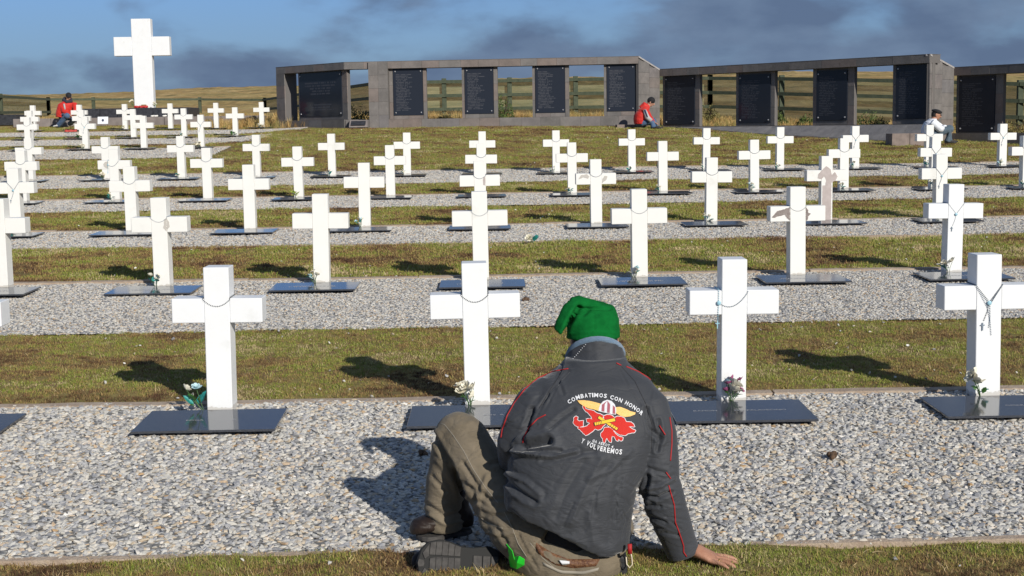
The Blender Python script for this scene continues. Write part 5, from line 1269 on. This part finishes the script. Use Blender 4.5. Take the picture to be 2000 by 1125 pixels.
strap([(1092, 1094), (1112, 1096)], [(1098, 1102), (1112, 1101)], TW, .010, 'shirt_tail', .004)
# lime tag in the back pocket
lb = MB(); L0 = [(990, 1063), (1006, 1077), (1026, 1086)]; c_ = []
q = [drape(TT, x_, y_, o_) or P(x_, y_, 4.6) for x_, y_, o_ in ((990, 1062, .004), (1003, 1075, .012), (1009, 1094, .016), (999, 1106, .006), (1008, 1086, .008), (1017, 1084, .02), (1027, 1090, .016), (1026, 1102, .014), (1012, 1110, .012), (1014, 1096, .024))]
lb.add(q, [(0,1,2,3), (4,5,9), (5,6,9), (6,7,9), (7,8,9), (8,3,2,9), (4,9,2)])
lo = finish(lb.mesh('lime_tag'), 'lime_tag', LIMEP, trou, False); md = lo.modifiers.new('s', 'SOLIDIFY'); md.thickness = .0015
# --- left boot
def boot_mesh(heel, toe, up, w=.048, h=.10):
    heel, toe = Vector(heel), Vector(toe); d = (toe-heel); L_ = d.length; d.normalize(); s_ = d.cross(up).normalized(); up = s_.cross(d).normalized(); b_ = MB(); rings_ = []
    for t_, ww, hh in ((0, .62, .62), (.04, .82, .8), (.15, .9, 1.02), (.30, .88, 1.06), (.45, .86, .92), (.6, .98, .72), (.78, 1.04, .60), (.92, .86, .50), (.985, .5, .36), (1.0, .2, .2)):
        c = heel + d*L_*t_; r_ = []
        for i in range(20):
            a = 6.2832*i/20; x = math.cos(a)*w*ww; z = math.sin(a); z = (z*.5+.5)*h*hh if z > -.4 else max(0, (z*.5+.5)*h*hh)
            r_.append(c + s_*x + up*(z+.022))
        rings_.append(r_)
    b_.loft(rings_); return b_, d, s_, up, L_
g1 = P(905, 1058, 5.09); g1.z = gz(g1.x, g1.y) + .012; g2 = P(803, 1052, 5.02); g2.z = gz(g2.x, g2.y) + .012
b_, d_, s_, u_, L_ = boot_mesh(g1 + Vector((.03, .02, 0)), g2, Vector((0, 0, 1)), .05, .105)
b_.tube([g1 + Vector((-.02, 0, .06)), g1 + Vector((-.04, -.01, .16))], [.052, .058], 16)
lbm = remeshed(b_, .006, 3); sculpt(lbm, [([(812, 1020), (850, 1030), (900, 1045)], -.003, 3), ([(822, 1008), (835, 1030), (838, 1052)], -.002, 2)], .002, (20, 20)); lboot = finish(lbm, 'boot', BOOT, man)
def outline(L_, wf, wh):   # sole outline, toe at u=L_
    return [(0, -wh*.5), (-.012, 0), (0, wh*.5), (.03, wh*.62), (.09, wh*.55), (.13, wh*.56), (.17, wf*.46), (.21, wf*.5), (.25, wf*.44), (.275, wf*.28), (L_, 0), (.275, -wf*.30), (.25, -wf*.46), (.21, -wf*.5), (.17, -wf*.44), (.13, -wh*.5), (.09, -wh*.5), (.03, -wh*.6)]
def sole(heel, d, s_, n_, th, sc_=1.0, m=SOLE, parent=None):
    o_ = outline(.288, .168, .112); v0 = [heel + d*u*sc_ + s_*v*sc_ for u, v in o_]; v1 = [p + n_*th for p in v0]
    return finish(MB().loft([v0, v1]).mesh('sole', bevel=.003), 'sole', m, parent, False)
sole(g1 + Vector((.02, .02, .0)), d_, s_, Vector((0, 0, 1)), .018, .72, SOLE, lboot)
# --- right boot lying with its sole towards us
h2 = P(972, 1107, 4.77); t2 = P(812, 1099, 4.70); dd = (t2-h2).normalized(); nrm = Vector((.10, -.93, .32)); nrm = (nrm - dd*nrm.dot(dd)).normalized(); ss = dd.cross(nrm).normalized()
b2, d2, s2, u2, L2 = boot_mesh(h2 - nrm*.03, t2 - nrm*.03, -nrm, .05, .10)
b2.tube([h2 - nrm*.09 + dd*.03, h2 - nrm*.09 - dd*.05 + Vector((.03, .04, .02))], [.052, .056], 16)
rbm = remeshed(b2, .006, 3); rboot = finish(rbm, 'boot', BOOT, man)
sl2 = sole(h2 - nrm*.03, dd, ss, nrm, .026, 1.0, SOLE, rboot)
gr = MB(); base = h2 - nrm*.0015
def gbar(u0, v0, u1, v1, w_=.0032, hgt=.003):
    a = base + dd*u0 + ss*v0; b = base + dd*u1 + ss*v1; t_ = (b-a).normalized(); q = t_.cross(nrm)*w_/2
    gr.add([a-q, a+q, b+q, b-q, a-q+nrm*-.0, a+q+nrm*-.0], [(0,1,2,3)])
def lug(pts):
    c = sum((Vector(p) for p in pts), Vector((0, 0)))/len(pts); v0 = [base - nrm*.002 + dd*(c.x+(p[0]-c.x)*.97) + ss*(c.y+(p[1]-c.y)*.97) for p in pts]; v1 = [base + nrm*.003 + dd*(c.x+(p[0]-c.x)*.93) + ss*(c.y+(p[1]-c.y)*.93) for p in pts]
    finish(MB().loft([v0, v1]).mesh('lug'), 'lug', SOLE, sl2 and rboot, False)
hw_ = lambda u: np.interp(u, [.12, .15, .17, .21, .25, .275, .288], [.060, .066, .075, .081, .072, .050, .016])
us = [.135, .157, .179, .201, .223, .245]
for a, b in zip(us, us[1:]):
    for sg in (-1, 1): lug([(a, sg*hw_(a)*.98), (b, sg*hw_(b)*.98), (b+.002, sg*.028), (a+.002, sg*.028)])
    lug([(a, -.024), (b, -.024 if b < .24 else -.018), (b, .024 if b < .24 else .018), (a, .024)])
for sg in (-1, 1): lug([(.247, sg*hw_(.247)*.96), (.272, sg*.034), (.262, sg*.014), (.247, sg*.026)])
lug([(.265, -.012), (.284, -.014), (.287, 0), (.284, .014), (.265, .012), (.262, 0)])
sl2.data.materials.clear(); sl2.data.materials.append(GROOVE)
for (a, b) in ((.0, .025), (.028, .055), (.058, .09)): lug([(a, -.036), (b, -.036), (b, .036), (a, .036)])
# zip pull, cord loop and belt bag at his right hip
cz = MB(); c0 = P(1230, 1072, 4.60); cz.box(c0, (.014, .008, .034)); finish(cz.mesh('zip_pull'), 'zip_pull', PIPE, jac)
q = [P(1223, 1088, 4.62), P(1224, 1102, 4.62), P(1230, 1109, 4.62), P(1235, 1102, 4.62), P(1234, 1088, 4.62), P(1231, 1076, 4.62)]; finish(MB().tube(q, .0022, 6).mesh('cord_loop'), 'cord_loop', mat('cord_cream', (.7, .6, .45), .7), jac)
bgp = P(1196, 1104, 4.70); o = finish(remeshed(MB().box(bgp, (.10, .09, .09)).box(bgp + Vector((-.03, .05, .0)), (.12, .1, .07)), .008, 3), 'belt_bag', mat('black_nylon_bag', (.015, .015, .017), .6, bump=.3), man)
# folded coloured packet on the plate behind his knee
pk = P(966, 856, 5.95); t = empty('packet', (pk.x, 6.62, gz(pk.x, 6.62)+.03)); tag(t, 'small red, orange and blue packet between knee and left sleeve', 'packet')
pc = P(962, 857, 6.60)
for i, (c_, nm) in enumerate((((.05, .07, .35), 'blue_stripe'), ((.75, .75, .8), 'white_stripe'), ((.55, .02, .02), 'red_stripe'), ((.75, .18, .03), 'orange_stripe'))):
    finish(MB().box((pc.x, pc.y, pc.z+.022-.014*i), (.11, .03-.001*i, .0135)).mesh(nm), nm, mat(nm, c_, .5), t, False)

# --- the three people by the wall and the tall cross
SK2 = mat('skin_light', (.42, .23, .16), .6); JEAN = cloth_mat('blue_denim', (.055, .10, .19), (.09, .15, .26), n=14); REDJ = cloth_mat('red_jacket_cloth', (.50, .022, .018), (.60, .035, .025), n=5, rough=.6); WSH = cloth_mat('white_shirt_cloth', (.70, .73, .80), (.78, .80, .84), n=5)
BLKW = cloth_mat('black_wool', (.012, .012, .014), n=20); GREYJ = mat('grey_panel', (.42, .40, .40), .8); NAVY = mat('navy_panel', (.03, .045, .10), .8); SHOE = mat('shoe_grey', (.5, .5, .5), .7); SHOED = mat('shoe_dark', (.03, .028, .027), .6); GREYT = cloth_mat('grey_blue_trousers', (.07, .10, .13), (.10, .14, .18), n=10); SCARF = mat('dark_scarf', (.03, .03, .045), .9)
def small_person(label, Y, J, mats, extras=None, seed=0):
    """J: joints as (px, py, dy) with radii; parts are tubes merged per garment"""
    def q(p): return P(p[0], p[1], Y + (p[2] if len(p) > 2 else 0))
    b0 = q(J['hip'][0]); t = empty('person', (b0.x, b0.y, gz(b0.x, b0.y))); tag(t, label, 'person')
    hd = q(J['head'][0]); f = Vector(J['face']).normalized(); r = .095
    sideV = f.cross(Vector((0, 0, 1))).normalized(); upV = sideV.cross(f).normalized(); HMx = Matrix((sideV, f, upV)).transposed()
    mb_ = MB(); mb_.ball(hd, (.075, .092, .115), 16, 12, HMx); mb_.ball(hd + HMx @ Vector((0, .10, -.015)), (.016, .022, .03), 8, 6, HMx); mb_.ball(hd + HMx @ Vector((0, .035, -.06)), (.055, .055, .05), 12, 8, HMx)
    for s_ in (-1, 1): mb_.ball(hd + HMx @ Vector((s_*.078, 0, -.01)), (.012, .022, .034), 8, 6, HMx)
    neck = q(J['neck'][0]); hip = q(J['hip'][0]); mb_.tube([hd, neck, (neck+hip)/2, hip], [.055, .06, .12, .12], 12)
    for arm in J['arms']:
        pts = [q(p) for p in arm]; mb_.tube(pts, [.05, .042, .032][:len(pts)], 10)
        d = (pts[-1]-pts[-2]).normalized(); si = d.cross(Vector((0, 0, 1))); si = si.normalized() if si.length > .1 else Vector((1, 0, 0)); hand(mb_, pts[-1], d, si, si.cross(d), .5, 1.0)
    for leg in J['legs']: mb_.tube([q(p) for p in leg], [.07, .055, .04], 10)
    bd = finish(remeshed(mb_, .009, 2), 'body', mats['skin'], t)
    jb_ = MB(); sw = J.get('shoulder', .19)
    ax = Vector(J.get('across', (0, 1, 0))).normalized()
    def tr(c, a_, b_): # cross section elongated along ax
        o_ = Vector((0, 0, 1)).cross(ax).normalized(); return [c + ax*a_*math.cos(6.2832*i/20) + o_*b_*math.sin(6.2832*i/20) for i in range(20)]
    tor = [q(p) for p in J['torso']]; wa, wb = J['tw']
    jb_.loft([tr(c, a_, b_) for c, a_, b_ in zip(tor, wa, wb)])
    for arm in J['arms']: pts = [q(p) for p in arm]; jb_.tube(pts, [.082, .075, .058][:len(pts)], 12)
    jm = remeshed(jb_, .012, 4); sculpt(jm, [], .008, (5, 14), (1, .3, -.6), seed); jk = finish(jm, mats.get('top_name', 'jacket'), mats['top'], t)
    lb_ = MB(); lb_.ball(hip, (.17, .15, .13), 16, 10)
    for leg in J['legs']: lb_.tube([q(p) for p in leg], [.11, .092, .07], 14); lb_.ball(q(leg[1]), .09, 12, 8)
    lm = remeshed(lb_, .012, 4); sculpt(lm, [], .007, (7, 16), (1, .3, .6), seed+3); finish(lm, 'trousers', mats['legs'], t)
    for leg, sd in zip(J['legs'], J['shoes']):
        a = q(leg[2]); d = Vector(sd).normalized(); b_, *_ = boot_mesh(a - d*.06 - Vector((0, 0, .06)), a + d*.20 - Vector((0, 0, .06)), Vector((0, 0, 1)), .045, .075); finish(remeshed(b_, .009, 2), 'shoe', mats['shoe'], t)
    if extras: extras(t, q, hd, HMx, jk)
    return t
def red_right(t, q, hd, HMx, jk):
    finish(MB().ball(hd + HMx @ Vector((0, -.012, .028)), (.090, .105, .105), 18, 12, HMx).mesh('beanie'), 'beanie', BLKW, t)
    finish(remeshed(MB().tube([q((1266, 211)), q((1258, 206)), q((1252, 212))], [.09, .10, .08], 14), .012, 3), 'hood', REDJ, jk)
    s0_, s1_, s2_ = q((1259, 214, -.23)), q((1264, 229, -.25)), q((1272, 236, -.25))
    finish(MB().tube([s0_, s1_, s2_], [(.05, .05), (.065, .06), (.055, .05)], 10).mesh('sleeve_panel'), 'sleeve_panel', GREYJ, jk); finish(MB().tube([s0_ + Vector((0, -.05, 0)), s1_ + Vector((0, -.055, 0))], .02, 6).mesh('sleeve_stripe'), 'sleeve_stripe', NAVY, jk)
small_person('man in a red and grey jacket and black beanie sitting at the wall corner', 37.0, dict(head=[(1271.5, 199)], neck=[(1264, 210)], hip=[(1251, 238)], face=(.85, -.25, -.55),
    torso=[(1250, 242), (1250, 234), (1252, 224), (1257, 214), (1262, 208)], tw=([.19, .21, .22, .21, .12], [.15, .17, .18, .15, .10]),
    arms=[[(1259, 213, -.19), (1264, 229, -.2), (1276, 237, -.12)], [(1260, 213, .2), (1268, 229, .2), (1278, 237, .08)]], legs=[[(1252, 239, -.08), (1272, 236, -.12), (1277, 249, -.15)], [(1252, 239, .1), (1276, 237, .1), (1281, 248.5, 0)]], shoes=[(.8, -.4, 0), (.8, -.1, 0)]),
    dict(skin=SK2, top=REDJ, legs=JEAN, shoe=SHOED), red_right, 1)
def white_right(t, q, hd, HMx, jk):
    finish(remeshed(MB().ball(hd + HMx @ Vector((-.0, -.01, .065)), (.105, .12, .05), 18, 12, HMx).ball(hd + HMx @ Vector((0, -.01, .045)), (.086, .10, .06), 18, 12, HMx), .008, 2), 'beret', BLKW, t)
    finish(MB().ball(hd + HMx @ Vector((0, -.02, -.005)), (.083, .092, .10), 16, 10, HMx).mesh('hair'), 'hair', HAIR, t)
    finish(MB().box(hd + HMx @ Vector((.0, .088, .015)), (.05, .05, .022), mtx=HMx).mesh('sunglasses'), 'sunglasses', BLKW, t)
small_person('man in a white shirt and black beret sitting against the far right wall', 31.3, dict(head=[(1829, 223.5)], neck=[(1823, 234)], hip=[(1814, 266)], face=(.9, -.3, -.3),
    torso=[(1812, 268), (1812, 258), (1814, 247), (1818, 238), (1822, 232)], tw=([.17, .18, .20, .19, .10], [.14, .14, .15, .13, .08]),
    arms=[[(1820, 238, -.18), (1836, 252, -.22), (1845, 251, .05)], [(1822, 238, .18), (1838, 250, .2), (1846, 249, 0)]], legs=[[(1816, 266, -.09), (1855, 252, -.10), (1850, 277, -.12)], [(1816, 266, .1), (1852, 252, .12), (1854, 275, .12)]], shoes=[(1, -.2, 0), (1, 0, 0)]),
    dict(skin=SKIN, top=WSH, top_name='shirt', legs=GREYT, shoe=SHOED), white_right, 2)
def red_left(t, q, hd, HMx, jk):
    finish(remeshed(MB().ball(hd + HMx @ Vector((0, -.012, .045)), (.092, .105, .085), 18, 12, HMx).ball(hd + HMx @ Vector((0, .09, .05)), (.07, .06, .012), 12, 8, HMx), .009, 2), 'cap', BLKW, t)
    finish(remeshed(MB().tube([q((124, 196, -.05)), q((130, 199, -.14)), q((139, 198, -.08)), q((138, 193, .1)), q((126, 192, .1)), q((124, 196, -.05))], .055, 10), .012, 2), 'scarf', SCARF, t)
    finish(MB().tube([q((125, 203, -.20)), q((127, 214, -.24))], [.03, .026], 8).mesh('sleeve_panel'), 'sleeve_panel', GREYJ, jk)
small_person('man in a red jacket and jeans crouching among the far left graves', 43.6, dict(head=[(134, 189)], neck=[(132, 199)], hip=[(124, 226)], face=(.45, -.85, -.45),
    torso=[(124, 229), (125, 221), (128, 211), (131, 203), (132, 198)], tw=([.22, .24, .26, .26, .14], [.18, .2, .19, .17, .12]), across=(.9, .4, 0), 
    arms=[[(120, 203, -.05), (125, 217, -.22), (136, 224, -.3)], [(145, 203, 0), (148, 215, -.15), (140, 224, -.25)]], legs=[[(122, 227, 0), (131, 226, -.38), (114, 245, -.15)], [(130, 228, .05), (148, 232, -.2), (136, 242, .25)]], shoes=[(-.5, -.8, 0), (.4, .8, 0)]),
    dict(skin=SKIN, top=REDJ, legs=JEAN, shoe=SHOE), red_left, 3)
